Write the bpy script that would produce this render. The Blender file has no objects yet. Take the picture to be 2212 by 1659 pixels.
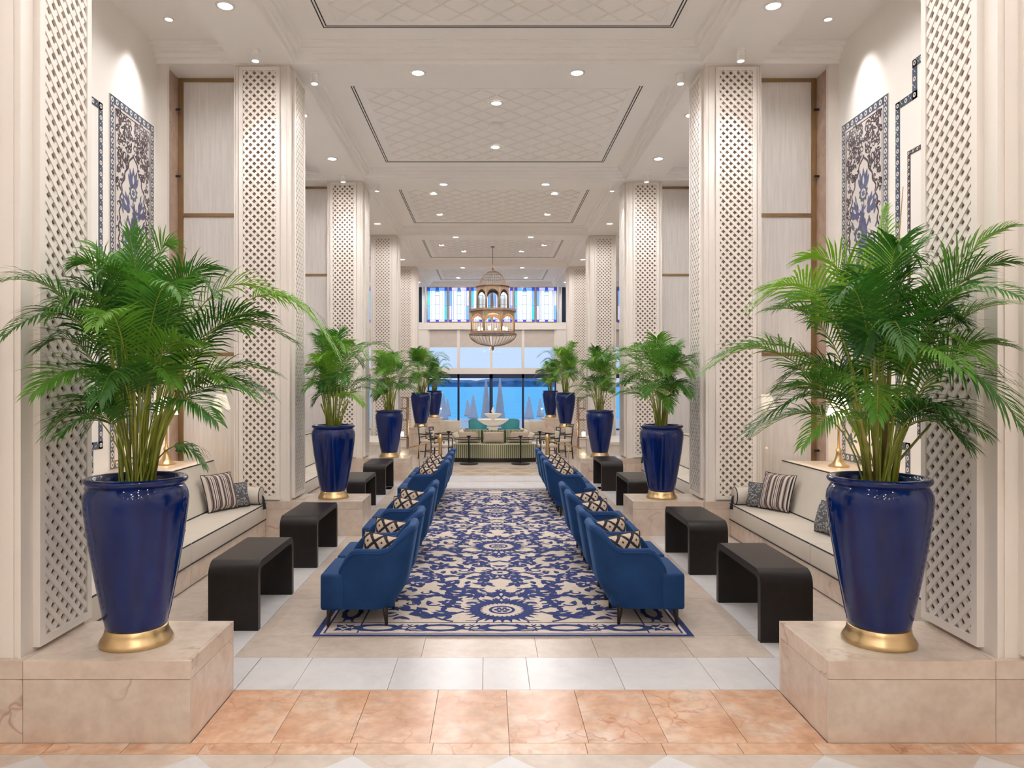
import bpy, bmesh, math, random
from mathutils import Vector, Matrix
R = math.radians
PI = math.pi
random.seed(7)
S = bpy.context.scene
COL = S.collection

# ------------------------------------------------------------------ camera, world, exposure
FPX = 1600.0
cam_d = bpy.data.cameras.new('camera')
cam = bpy.data.objects.new('camera', cam_d)
COL.objects.link(cam)
cam_d.sensor_width = 36.0
cam_d.lens = FPX / 2212 * 36.0
cam_d.shift_x = (1106 - 1057) / 2212.0
cam_d.shift_y = 0.0
cam_d.clip_start = 0.05
cam_d.clip_end = 6000
cam.location = (-0.10, 0.0, 1.80)
cam.rotation_euler = (R(90), 0, 0)
S.camera = cam

W = bpy.data.worlds.new('dusk_sky')
S.world = W
W.use_nodes = True
bgn = W.node_tree.nodes['Background']
bgn.inputs[0].default_value = (0.64, 0.77, 1.0, 1)
bgn.inputs[1].default_value = 0.95

S.view_settings.view_transform = 'Standard'
S.view_settings.look = 'None'
S.view_settings.gamma = 1.0
S.view_settings.use_curve_mapping = False
S.view_settings.exposure = 0.15
S.cycles.diffuse_bounces = 6
S.cycles.glossy_bounces = 3
S.cycles.max_bounces = 8
S.cycles.use_light_tree = False
S.cycles.caustics_reflective = False
S.cycles.caustics_refractive = False
S.cycles.adaptive_threshold = 0.03

P_SOFFIT = 66.0      # recessed downlights in beams
P_COFFER = 76.0      # recessed downlights in coffers
P_CAN = 78.0         # surface cans at columns
P_WALL = 62.0        # alcove wall washers
WARM = (1.0, 0.962, 0.945)

# ------------------------------------------------------------------ node material helpers
MATS = {}
def new_mat(name):
    m = bpy.data.materials.new(name); m.use_nodes = True
    nt = m.node_tree
    b = nt.nodes['Principled BSDF']
    MATS[name] = m
    return m, nt, b
def N(nt, t, **kw):
    n = nt.nodes.new(t)
    for k, v in kw.items():
        setattr(n, k, v)
    return n
def L(nt, a, b): nt.links.new(a, b)
def ramp(nt, stops, fac, interp='LINEAR'):
    r = N(nt, 'ShaderNodeValToRGB'); r.color_ramp.interpolation = interp
    els = r.color_ramp.elements
    while len(els) < len(stops): els.new(0.5)
    for e, (p, c) in zip(els, stops):
        e.position = p; e.color = (c[0], c[1], c[2], 1)
    L(nt, fac, r.inputs[0]); return r.outputs[0]
def mth(nt, op, a, b=None, c=None):
    n = N(nt, 'ShaderNodeMath', operation=op)
    for i, v in enumerate((a, b, c)):
        if v is None: continue
        if isinstance(v, (int, float)): n.inputs[i].default_value = v
        else: L(nt, v, n.inputs[i])
    return n.outputs[0]
def mixc(nt, fac, a, b):
    n = N(nt, 'ShaderNodeMix', data_type='RGBA')
    for s, v in ((n.inputs[0], fac), (n.inputs[6], a), (n.inputs[7], b)):
        if isinstance(v, (int, float)): s.default_value = v
        elif isinstance(v, tuple): s.default_value = (v[0], v[1], v[2], 1)
        else: L(nt, v, s)
    return n.outputs[2]
def noise(nt, scale, detail=3, vec=None, rough=0.55, dist=0.0):
    n = N(nt, 'ShaderNodeTexNoise')
    n.inputs['Scale'].default_value = scale; n.inputs['Detail'].default_value = detail
    n.inputs['Roughness'].default_value = rough; n.inputs['Distortion'].default_value = dist
    if vec is not None: L(nt, vec, n.inputs['Vector'])
    return n.outputs['Fac']
def bump(nt, h, b, s=0.2, d=0.01):
    n = N(nt, 'ShaderNodeBump'); n.inputs['Strength'].default_value = s; n.inputs['Distance'].default_value = d
    L(nt, h, n.inputs['Height']); L(nt, n.outputs[0], b.inputs['Normal'])
def simple(name, col, rough=0.5, metal=0.0, var=0.06, nscale=6.0, coat=0.0, bmp=0.0, bscale=200.0, spec=0.5):
    m, nt, b = new_mat(name)
    tc = N(nt, 'ShaderNodeTexCoord')
    f = noise(nt, nscale, 1 if var < 0.1 else 2, tc.outputs['Object'])
    lo = tuple(c * (1 - var) for c in col); hi = tuple(min(1, c * (1 + var)) for c in col)
    L(nt, ramp(nt, [(0.3, lo), (0.7, hi)], f), b.inputs['Base Color'])
    b.inputs['Roughness'].default_value = rough; b.inputs['Metallic'].default_value = metal
    b.inputs['Coat Weight'].default_value = coat; b.inputs['Coat Roughness'].default_value = 0.05
    b.inputs['Specular IOR Level'].default_value = spec
    if bmp: bump(nt, noise(nt, bscale, 2, tc.outputs['Object']), b, bmp, 0.004)
    return m
def emit(name, col, strength):
    m, nt, b = new_mat(name)
    b.inputs['Base Color'].default_value = (*col, 1)
    b.inputs['Emission Color'].default_value = (*col, 1)
    b.inputs['Emission Strength'].default_value = strength
    b.inputs['Roughness'].default_value = 0.3
    return m
def marble(name, c1, c2, c3, vein, vscale=1.6, vamt=0.6, rough=0.30, tone=0.10, fine=0.6):
    m, nt, b = new_mat(name)
    geo = N(nt, 'ShaderNodeNewGeometry'); oi = N(nt, 'ShaderNodeObjectInfo')
    off = N(nt, 'ShaderNodeVectorMath', operation='SCALE')
    comb = N(nt, 'ShaderNodeCombineXYZ')
    L(nt, oi.outputs['Random'], comb.inputs[0]); L(nt, mth(nt, 'MULTIPLY', oi.outputs['Random'], 7.3), comb.inputs[1])
    L(nt, comb.outputs[0], off.inputs[0]); off.inputs['Scale'].default_value = 13.0
    add = N(nt, 'ShaderNodeVectorMath', operation='ADD')
    L(nt, geo.outputs['Position'], add.inputs[0]); L(nt, off.outputs[0], add.inputs[1])
    p = add.outputs[0]
    cl = noise(nt, 2.6, 4, p, 0.62, 0.6)
    col = ramp(nt, [(0.30, c1), (0.52, c2), (0.74, c3)], cl)
    vn = N(nt, 'ShaderNodeTexVoronoi', feature='DISTANCE_TO_EDGE'); vn.inputs['Scale'].default_value = vscale
    wn = N(nt, 'ShaderNodeTexNoise'); wn.inputs['Scale'].default_value = 3.0; wn.inputs['Detail'].default_value = 3
    L(nt, p, wn.inputs['Vector'])
    wm = N(nt, 'ShaderNodeVectorMath', operation='MULTIPLY_ADD')
    L(nt, wn.outputs['Color'], wm.inputs[0]); wm.inputs[1].default_value = (0.9, 0.9, 0.9); L(nt, p, wm.inputs[2])
    L(nt, wm.outputs[0], vn.inputs['Vector'])
    vm = ramp(nt, [(0.0, (1, 1, 1)), (0.012, (0.5, 0.5, 0.5)), (0.035, (0, 0, 0))], vn.outputs['Distance'])
    gate = ramp(nt, [(0.48, (0, 0, 0)), (0.66, (1, 1, 1))], noise(nt, 1.4, 1, p))
    vf = mth(nt, 'MULTIPLY', mth(nt, 'MULTIPLY', vm, gate), vamt)
    col = mixc(nt, vf, col, vein)
    fg = ramp(nt, [(0.35, (0.86, 0.84, 0.82)), (0.6, (1.04, 1.04, 1.04))], noise(nt, 11.0, 2, p, 0.7))
    ml = N(nt, 'ShaderNodeMix', data_type='RGBA', blend_type='MULTIPLY'); ml.inputs[0].default_value = fine
    L(nt, col, ml.inputs[6]); L(nt, fg, ml.inputs[7]); col = ml.outputs[2]
    tn = mth(nt, 'MULTIPLY_ADD', oi.outputs['Random'], tone, 1.0 - tone * 0.5)
    hs = N(nt, 'ShaderNodeHueSaturation'); L(nt, tn, hs.inputs['Value']); L(nt, col, hs.inputs['Color'])
    L(nt, hs.outputs[0], b.inputs['Base Color'])
    b.inputs['Roughness'].default_value = rough
    return m

paint = simple('cream_paint', (0.80, 0.75, 0.70), 0.45, var=0.02, nscale=1.5)
ceil_m = simple('ceiling_paint', (0.95, 0.93, 0.92), 0.6, var=0.015, nscale=0.8)
rib_m = simple('ceiling_rib_shade', (0.885, 0.855, 0.835), 0.6, var=0.015, nscale=0.8)  # ribs toned darker than the ceiling: relief shading put into the colour
wall_m = simple('wall_plaster', (0.86, 0.83, 0.785), 0.32, var=0.015, nscale=0.8)
recess = simple('screen_backing', (0.46, 0.32, 0.225), 0.6, var=0.05, nscale=3)
slot_m = simple('slot_black', (0.012, 0.011, 0.010), 0.6)
cream_mb = marble('marble_cream', (0.53, 0.44, 0.365), (0.565, 0.485, 0.42), (0.60, 0.535, 0.475), (0.42, 0.22, 0.14), 1.5, 0.55)
plinth_mb = marble('marble_plinth', (0.58, 0.46, 0.38), (0.64, 0.54, 0.455), (0.68, 0.60, 0.52), (0.34, 0.17, 0.11), 1.3, 0.7, 0.2)
orange_mb = marble('marble_orange', (0.54, 0.285, 0.16), (0.63, 0.40, 0.27), (0.69, 0.56, 0.46), (0.40, 0.12, 0.05), 2.6, 0.75, 0.25, 0.14, 1.0)
white_mb = marble('marble_white', (0.56, 0.55, 0.56), (0.63, 0.62, 0.63), (0.67, 0.66, 0.67), (0.50, 0.49, 0.50), 1.2, 0.35, 0.28, 0.06, 0.2)
tan_mb = marble('marble_tan', (0.40, 0.27, 0.16), (0.45, 0.32, 0.20), (0.50, 0.37, 0.25), (0.4, 0.24, 0.14), 2.0, 0.4)
pink_mb = marble('marble_pink', (0.40, 0.27, 0.21), (0.48, 0.35, 0.28), (0.55, 0.42, 0.34), (0.26, 0.13, 0.09), 2.0, 0.6, 0.25)
grout = simple('grout', (0.42, 0.34, 0.27), 0.8)
brass = simple('brass', (0.62, 0.45, 0.24), 0.30, 1.0, var=0.08, nscale=9)
brass_dk = simple('brass_brown', (0.34, 0.22, 0.11), 0.35, 0.7, var=0.08)
blackwood = simple('black_wood', (0.010, 0.0075, 0.0072), 0.38, var=0.25, nscale=14, bmp=0.05, spec=0.35)
blackmetal = simple('black_metal', (0.012, 0.012, 0.014), 0.4)
legwood = simple('dark_leg_wood', (0.018, 0.010, 0.007), 0.3)
leather = simple('cream_leather', (0.62, 0.57, 0.50), 0.5, var=0.03, nscale=4, bmp=0.05)
piping_m = simple('navy_piping', (0.012, 0.013, 0.022), 0.6)
soil_m = simple('soil', (0.045, 0.028, 0.018), 0.9, var=0.4, nscale=40)
canlight = emit('lamp_glow', (1.0, 0.95, 0.86), 14.0)
trim_m = simple('lamp_trim_white', (0.85, 0.84, 0.82), 0.35)
shade_m = emit('lampshade_glow', (1.0, 0.88, 0.66), 5.0)
bronze = simple('bronze_wood', (0.33, 0.235, 0.165), 0.4, 0.25, var=0.15, nscale=12)
dark_frame = simple('window_frame_navy', (0.012, 0.022, 0.075), 0.4)
shade_fabric = simple('blind_fabric', (0.60, 0.53, 0.48), 0.8, var=0.03)
cream_fab = simple('cream_fabric', (0.62, 0.55, 0.45), 0.8, bmp=0.1)
taupe_fab = simple('taupe_fabric', (0.42, 0.34, 0.27), 0.85, var=0.12, nscale=60)
teal_fab = simple('teal_fabric', (0.03, 0.22, 0.25), 0.7)
canvas_m = simple('parasol_canvas', (0.62, 0.62, 0.68), 0.8)
stone_w = simple('white_stone', (0.80, 0.76, 0.70), 0.4, var=0.04)
terrace_m = simple('terrace_paving', (0.45, 0.55, 0.66), 0.5)
shore_m = simple('far_shore', (0.06, 0.17, 0.34), 0.9, var=0.5, nscale=0.05)

def make_blue_glaze():
    m, nt, b = new_mat('blue_glaze')
    tc = N(nt, 'ShaderNodeTexCoord')
    mp = N(nt, 'ShaderNodeMapping'); L(nt, tc.outputs['Object'], mp.inputs[0]); mp.inputs['Scale'].default_value = (9, 9, 1.2)
    f = noise(nt, 1.0, 4, mp.outputs[0])
    L(nt, ramp(nt, [(0.3, (0.001, 0.008, 0.070)), (0.7, (0.002, 0.017, 0.13))], f), b.inputs['Base Color'])
    b.inputs['Roughness'].default_value = 0.035
    b.inputs['Specular IOR Level'].default_value = 0.30
    b.inputs['Coat Weight'].default_value = 0.3; b.inputs['Coat Roughness'].default_value = 0.04
    bump(nt, noise(nt, 6.0, 1, tc.outputs['Object']), b, 0.15, 0.02)
    return m
blue_glaze = make_blue_glaze()
def make_velvet():
    m, nt, b = new_mat('blue_velvet')
    tc = N(nt, 'ShaderNodeTexCoord')
    L(nt, ramp(nt, [(0.3, (0.006, 0.032, 0.11)), (0.7, (0.010, 0.048, 0.155))], noise(nt, 5, 3, tc.outputs['Object'])), b.inputs['Base Color'])
    b.inputs['Roughness'].default_value = 0.7
    b.inputs['Sheen Weight'].default_value = 0.4; b.inputs['Sheen Roughness'].default_value = 0.35
    b.inputs['Sheen Tint'].default_value = (0.10, 0.28, 0.62, 1)
    b.inputs['Specular IOR Level'].default_value = 0.2
    return m
velvet = make_velvet()
def make_leaf(name, lo, mid, hi):
    m, nt, b = new_mat(name)
    oi = N(nt, 'ShaderNodeObjectInfo'); tc = N(nt, 'ShaderNodeTexCoord')
    f = mth(nt, 'ADD', mth(nt, 'MULTIPLY', oi.outputs['Random'], 0.65), mth(nt, 'MULTIPLY', noise(nt, 9, 2, tc.outputs['Object']), 0.4))
    c = ramp(nt, [(0.15, lo), (0.55, mid), (0.95, hi)], f)
    L(nt, c, b.inputs['Base Color']); b.inputs['Roughness'].default_value = 0.42
    tr = N(nt, 'ShaderNodeBsdfTranslucent'); L(nt, c, tr.inputs[0])
    mx = N(nt, 'ShaderNodeMixShader'); mx.inputs[0].default_value = 0.35
    L(nt, b.outputs[0], mx.inputs[1]); L(nt, tr.outputs[0], mx.inputs[2])
    L(nt, mx.outputs[0], nt.nodes['Material Output'].inputs[0])
    return m
leaf_m = make_leaf('palm_leaf', (0.022, 0.10, 0.012), (0.055, 0.20, 0.018), (0.15, 0.34, 0.025))
leaf_bright = make_leaf('palm_leaf_young', (0.13, 0.34, 0.02), (0.18, 0.40, 0.02), (0.24, 0.46, 0.03))
rachis_m = simple('palm_stalk', (0.25, 0.29, 0.035), 0.5, var=0.3, nscale=8)
cane_m = simple('palm_cane', (0.27, 0.25, 0.06), 0.5, var=0.35, nscale=10)
spear_m = simple('palm_spear_brown', (0.32, 0.20, 0.08), 0.6)
def make_ikat():
    m, nt, b = new_mat('ikat_cloth')
    tc = N(nt, 'ShaderNodeTexCoord'); sx = N(nt, 'ShaderNodeSeparateXYZ'); L(nt, tc.outputs['UV'], sx.inputs[0])
    wob = mth(nt, 'MULTIPLY', mth(nt, 'SUBTRACT', noise(nt, 60, 2, tc.outputs['UV']), 0.5), 0.10)
    u = mth(nt, 'ADD', mth(nt, 'MULTIPLY', sx.outputs[0], 3.0), wob)
    v = mth(nt, 'ADD', mth(nt, 'MULTIPLY', sx.outputs[1], 2.0), wob)
    a = mth(nt, 'ABSOLUTE', mth(nt, 'SUBTRACT', mth(nt, 'FRACT', u), 0.5))
    c = mth(nt, 'ABSOLUTE', mth(nt, 'SUBTRACT', mth(nt, 'FRACT', v), 0.5))
    d = mth(nt, 'ABSOLUTE', mth(nt, 'SUBTRACT', mth(nt, 'ADD', a, c), 0.5))
    line = mth(nt, 'LESS_THAN', d, 0.125)
    dot = mth(nt, 'LESS_THAN', mth(nt, 'ADD', a, c), 0.09)
    f = mth(nt, 'MAXIMUM', line, dot)
    L(nt, mixc(nt, f, (0.56, 0.44, 0.34), (0.012, 0.010, 0.020)), b.inputs['Base Color'])
    b.inputs['Roughness'].default_value = 0.85
    return m
ikat = make_ikat()
def make_stripe(name, n, cols, horiz=False):
    m, nt, b = new_mat(name)
    tc = N(nt, 'ShaderNodeTexCoord'); sx = N(nt, 'ShaderNodeSeparateXYZ'); L(nt, tc.outputs['UV'], sx.inputs[0])
    fr = mth(nt, 'FRACT', mth(nt, 'MULTIPLY', sx.outputs[1 if horiz else 0], n))
    stops = [(i / len(cols), c) for i, c in enumerate(cols)]
    L(nt, ramp(nt, stops, fr, 'CONSTANT'), b.inputs['Base Color']); b.inputs['Roughness'].default_value = 0.85
    return m
_w, _k, _t = (0.62, 0.55, 0.49), (0.018, 0.016, 0.028), (0.26, 0.19, 0.17)
stripe_pillow = make_stripe('striped_cloth', 2.6, [_w, _k, _w, _t, _k, _t, _w, _w, _t, _k, _t, _k, _w, _t])
green_stripe = make_stripe('green_stripe_cloth', 22, [(0.10, 0.13, 0.05), (0.52, 0.47, 0.33)])
def make_dots():
    m, nt, b = new_mat('speckled_cloth')
    tc = N(nt, 'ShaderNodeTexCoord')
    v = N(nt, 'ShaderNodeTexVoronoi'); v.inputs['Scale'].default_value = 16; L(nt, tc.outputs['UV'], v.inputs['Vector'])
    L(nt, ramp(nt, [(0.35, (0.33, 0.35, 0.34)), (0.5, (0.09, 0.09, 0.10))], v.outputs['Distance']), b.inputs['Base Color'])
    b.inputs['Roughness'].default_value = 0.85
    return m
dots = make_dots()
def make_glass(name, tint, refl=0.10):
    m, nt, b = new_mat(name)
    t = N(nt, 'ShaderNodeBsdfTransparent'); t.inputs[0].default_value = (*tint, 1)
    g = N(nt, 'ShaderNodeBsdfGlossy'); g.inputs['Roughness'].default_value = 0.02
    fr = N(nt, 'ShaderNodeFresnel'); fr.inputs[0].default_value = 1.3
    mx = N(nt, 'ShaderNodeMixShader'); L(nt, fr.outputs[0], mx.inputs[0])
    L(nt, t.outputs[0], mx.inputs[1]); L(nt, g.outputs[0], mx.inputs[2])
    L(nt, mx.outputs[0], nt.nodes['Material Output'].inputs[0])
    return m
win_glass = make_glass('window_glass', (0.93, 0.97, 1.0))
top_glass = make_glass('table_glass', (0.75, 0.86, 0.88))
def make_linen_glass():
    m, nt, b = new_mat('linen_glass')
    tc = N(nt, 'ShaderNodeTexCoord')
    mp = N(nt, 'ShaderNodeMapping'); L(nt, tc.outputs['Object'], mp.inputs[0]); mp.inputs['Scale'].default_value = (40, 40, 2.0)
    L(nt, ramp(nt, [(0.35, (0.78, 0.75, 0.73)), (0.65, (0.88, 0.855, 0.84))], noise(nt, 1.0, 4, mp.outputs[0])), b.inputs['Base Color'])
    b.inputs['Roughness'].default_value = 0.5
    b.inputs['Coat Weight'].default_value = 1.0; b.inputs['Coat Roughness'].default_value = 0.02; b.inputs['Coat IOR'].default_value = 1.8
    return m
linen = make_linen_glass()
def make_sea():
    m, nt, b = new_mat('sea_water')
    geo = N(nt, 'ShaderNodeNewGeometry')
    mp = N(nt, 'ShaderNodeMapping'); L(nt, geo.outputs['Position'], mp.inputs[0]); mp.inputs['Scale'].default_value = (0.02, 0.12, 1)
    f = noise(nt, 1.0, 4, mp.outputs[0])
    L(nt, ramp(nt, [(0.3, (0.05, 0.56, 0.93)), (0.7, (0.11, 0.66, 0.97))], f), b.inputs['Base Color'])
    b.inputs['Roughness'].default_value = 0.5
    b.inputs['Specular IOR Level'].default_value = 0.15
    return m
sea_m = make_sea()
rug_cream = simple('rug_cream_wool', (0.62, 0.54, 0.46), 0.95, var=0.06, nscale=60, bmp=0.15, bscale=300)
rug_blue = simple('rug_blue_wool', (0.020, 0.036, 0.155), 0.95, var=0.2, nscale=30, bmp=0.15, bscale=300)
tile_white = simple('tile_ground', (0.70, 0.66, 0.63), 0.16, var=0.03)
tile_blue = simple('tile_blue', (0.085, 0.10, 0.20), 0.18, var=0.35, nscale=14)
tile_dark = simple('tile_brown_black', (0.055, 0.040, 0.050), 0.18, var=0.2)
tile_teal = simple('tile_slate', (0.075, 0.10, 0.14), 0.18, var=0.2)
def glow_glass(name, col, s=0.75):  # emission stands in for sky light coming through the panes
    m, nt, b = new_mat(name)
    tc = N(nt, 'ShaderNodeTexCoord')
    c = ramp(nt, [(0.3, tuple(x * 0.82 for x in col)), (0.7, col)], noise(nt, 3, 3, tc.outputs['Object']))
    L(nt, c, b.inputs['Base Color']); L(nt, c, b.inputs['Emission Color']); b.inputs['Emission Strength'].default_value = s
    b.inputs['Roughness'].default_value = 0.12
    return m
sg_cobalt = glow_glass('glass_cobalt', (0.05, 0.06, 0.72))
sg_blue = glow_glass('glass_blue', (0.16, 0.42, 0.92))
sg_turq = glow_glass('glass_turquoise', (0.05, 0.55, 0.80))
sg_lav = glow_glass('glass_lavender', (0.55, 0.60, 0.98))
sg_white = glow_glass('glass_white', (0.80, 0.92, 1.0))
sg_pale = glow_glass('glass_pale', (0.62, 0.76, 0.84))
sg_green = glow_glass('glass_green', (0.12, 0.62, 0.55))
sg_dark = simple('glass_unlit', (0.015, 0.025, 0.05), 0.1)
lead_m = simple('lead_came', (0.05, 0.05, 0.06), 0.5)

# ------------------------------------------------------------------ mesh builder
def wl(o):
    v = Vector((0, 0, 0))
    while o is not None:
        v += o.location; o = o.parent
    return v
class MB:
    def __init__(s): s.v = []; s.f = []; s.m = []; s.uv = None; s.mi = 0
    def add(s, vs, fs):
        b = len(s.v); s.v += [tuple(p) for p in vs]
        for f in fs: s.f.append(tuple(i + b for i in f)); s.m.append(s.mi)
        return s
    def box(s, x0, x1, y0, y1, z0, z1):
        if x0 > x1: x0, x1 = x1, x0
        if y0 > y1: y0, y1 = y1, y0
        return s.add([(x0, y0, z0), (x1, y0, z0), (x1, y1, z0), (x0, y1, z0), (x0, y0, z1), (x1, y0, z1), (x1, y1, z1), (x0, y1, z1)],
                     [(0, 3, 2, 1), (4, 5, 6, 7), (0, 1, 5, 4), (1, 2, 6, 5), (2, 3, 7, 6), (3, 0, 4, 7)])
    def rbox(s, x0, x1, y0, y1, z0, z1, r=0.02, seg=2):
        if x0 > x1: x0, x1 = x1, x0
        if y0 > y1: y0, y1 = y1, y0
        bm = bmesh.new(); bmesh.ops.create_cube(bm, size=1)
        for v in bm.verts:
            v.co = Vector((x0 if v.co.x < 0 else x1, y0 if v.co.y < 0 else y1, z0 if v.co.z < 0 else z1))
        bmesh.ops.bevel(bm, geom=bm.edges[:], offset=r, segments=seg, affect='EDGES', profile=0.5)
        bm.verts.index_update()
        s.add([v.co[:] for v in bm.verts], [[v.index for v in f.verts] for f in bm.faces]); bm.free(); return s
    def lathe(s, prof, n=32, c=(0, 0, 0), a0=0.0, a1=2 * PI, flat=None):
        full = abs(a1 - a0 - 2 * PI) < 1e-6
        k = n if full else n + 1
        vs = []
        for r, z in prof:
            for i in range(k):
                a = a0 + (a1 - a0) * i / n
                vs.append((c[0] + r * math.cos(a), c[1] + r * math.sin(a), c[2] + z))
        fs = []
        for j in range(len(prof) - 1):
            for i in range(n):
                i2 = (i + 1) % k
                fs.append((j * k + i, j * k + i2, (j + 1) * k + i2, (j + 1) * k + i))
        return s.add(vs, fs)
    def tube(s, pts, r, n=6, r1=None, caps=True):
        pts = [Vector(p) for p in pts]; m = len(pts); vs = []; fs = []
        r1 = r if r1 is None else r1
        up = Vector((0, 0, 1)); prev = None
        for i, p in enumerate(pts):
            t = (pts[min(i + 1, m - 1)] - pts[max(i - 1, 0)])
            if t.length < 1e-9: t = Vector((0, 0, 1))
            t.normalize()
            if prev is None:
                a = t.cross(up)
                if a.length < 1e-3: a = t.cross(Vector((1, 0, 0)))
            else:
                a = prev - t * prev.dot(t)
            a.normalize(); prev = a; b = t.cross(a)
            rr = r + (r1 - r) * i / max(1, m - 1)
            for k in range(n):
                q = p + (a * math.cos(2 * PI * k / n) + b * math.sin(2 * PI * k / n)) * rr
                vs.append(q[:])
        for i in range(m - 1):
            for k in range(n):
                fs.append((i * n + k, i * n + (k + 1) % n, (i + 1) * n + (k + 1) % n, (i + 1) * n + k))
        if caps: fs.append(tuple(range(n - 1, -1, -1))); fs.append(tuple(range((m - 1) * n, m * n)))
        return s.add(vs, fs)
    def prism(s, poly, axis, a0, a1):
        """poly: list of 2D points; extruded along axis ('x','y','z') from a0 to a1"""
        def P(p, a):
            return {'x': (a, p[0], p[1]), 'y': (p[0], a, p[1]), 'z': (p[0], p[1], a)}[axis]
        n = len(poly)
        vs = [P(p, a0) for p in poly] + [P(p, a1) for p in poly]
        fs = [tuple(range(n)), tuple(range(2 * n - 1, n - 1, -1))] + [(i, i + n, (i + 1) % n + n, (i + 1) % n) for i in range(n)]
        return s.add(vs, fs)
    def strip_prism(s, outer, inner, axis, a0, a1):
        """closed band between two open polylines of equal length, extruded"""
        def P(p, a):
            return {'x': (a, p[0], p[1]), 'y': (p[0], a, p[1]), 'z': (p[0], p[1], a)}[axis]
        n = len(outer)
        vs = [P(p, a0) for p in outer] + [P(p, a0) for p in inner] + [P(p, a1) for p in outer] + [P(p, a1) for p in inner]
        fs = []
        for i in range(n - 1):
            fs += [(i, i + 1, n + i + 1, n + i), (2 * n + i, 3 * n + i, 3 * n + i + 1, 2 * n + i + 1),
                   (i, 2 * n + i, 2 * n + i + 1, i + 1), (n + i, n + i + 1, 3 * n + i + 1, 3 * n + i)]
        fs += [(0, n, 3 * n, 2 * n), (n - 1, 3 * n - 1, 4 * n - 1, 2 * n - 1)]
        return s.add(vs, fs)
    def build(s, name, mat, parent=None, smooth=False, local=False, loc=None, autosm=None):
        me = bpy.data.meshes.new(name)
        off = Vector((0, 0, 0))
        if parent is not None and not local: off = wl(parent)
        if loc is not None and parent is None: off = Vector(loc)
        vs = [(a - off.x, b - off.y, c - off.z) for a, b, c in s.v]
        me.from_pydata(vs, [], s.f)
        mats = mat if isinstance(mat, (list, tuple)) else [mat]
        for m in mats: me.materials.append(m)
        if len(mats) > 1: me.polygons.foreach_set('material_index', s.m)
        if smooth: me.polygons.foreach_set('use_smooth', [True] * len(s.f))
        me.update()
        bm = bmesh.new(); bm.from_mesh(me); bmesh.ops.recalc_face_normals(bm, faces=bm.faces[:]) if len(s.f) < 3000 else None
        bm.to_mesh(me); bm.free()
        if smooth and autosm is not None:
            me.set_sharp_from_angle(angle=R(autosm))
        o = bpy.data.objects.new(name, me); COL.objects.link(o)
        if parent is not None: o.parent = parent
        if loc is not None: o.location = loc
        return o
def tag(o, label=None, cat=None, group=None, kind=None):
    if label: o['label'] = label
    if cat: o['category'] = cat
    if group: o['group'] = group
    if kind: o['kind'] = kind
    return o
def empty(name, loc, label=None, cat=None, group=None, kind=None, rz=0):
    o = bpy.data.objects.new(name, None); COL.objects.link(o)
    o.location = loc; o.rotation_euler = (0, 0, rz); o.empty_display_size = 0.1
    return tag(o, label, cat, group, kind)
def copy_tree(o, parent=None):
    c = o.copy(); COL.objects.link(c); c.parent = parent
    for ch in [x for x in o.children]: copy_tree(ch, c)
    return c
_unit = {}
def slab(name, x0, x1, y0, y1, z0, z1, mat, parent, rz=0.0):
    """a box piece sharing one unit mesh per material"""
    key = mat.name
    if key not in _unit:
        me = bpy.data.meshes.new('slab_' + key)
        t = MB().box(-.5, .5, -.5, .5, -.5, .5); me.from_pydata(t.v, [], t.f); me.materials.append(mat); me.update(); _unit[key] = me
    o = bpy.data.objects.new(name, _unit[key]); COL.objects.link(o)
    off = wl(parent) if parent is not None else Vector((0, 0, 0))
    o.parent = parent
    o.location = Vector(((x0 + x1) / 2, (y0 + y1) / 2, (z0 + z1) / 2)) - off
    o.scale = (abs(x1 - x0), abs(y1 - y0), abs(z1 - z0)); o.rotation_euler = (0, 0, rz)
    return o
def px(x, y): return 1057 + FPX * (x + 0.10) / y
SIDES = ((-1, 'left'), (1, 'right'))
ORD = ['nearest', 'second', 'third', 'fourth', 'fifth', 'sixth', 'seventh', 'farthest']

# ------------------------------------------------------------------ dimensions
Y0 = 3.714; BAY = 5.05
def yk(k): return Y0 + BAY * k
SOF = 5.60; CEIL = 5.81; YEND = 29.0; XW = 4.05; PT = 0.41

# ------------------------------------------------------------------ floor
fl = MB(); fl.box(-9, 9, -6.6, YEND + 0.3, -0.25, -0.012)
floor = tag(fl.build('floor', grout), 'polished marble floor of cream, white and orange slabs', None, None, 'structure')
G = 0.0015
def tile(x0, x1, y0, y1, mat):
    return slab('floor_tile', x0 + G, x1 - G, y0 + G, y1 - G, -0.03, 0.0, mat, floor)
def row(xs, y0, y1, mat):
    for a, b in zip(xs[:-1], xs[1:]): tile(a, b, y0, y1, mat)
def frange(a, b, st):
    n = max(1, round((b - a) / st)); return [a + (b - a) * i / n for i in range(n + 1)]
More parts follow.
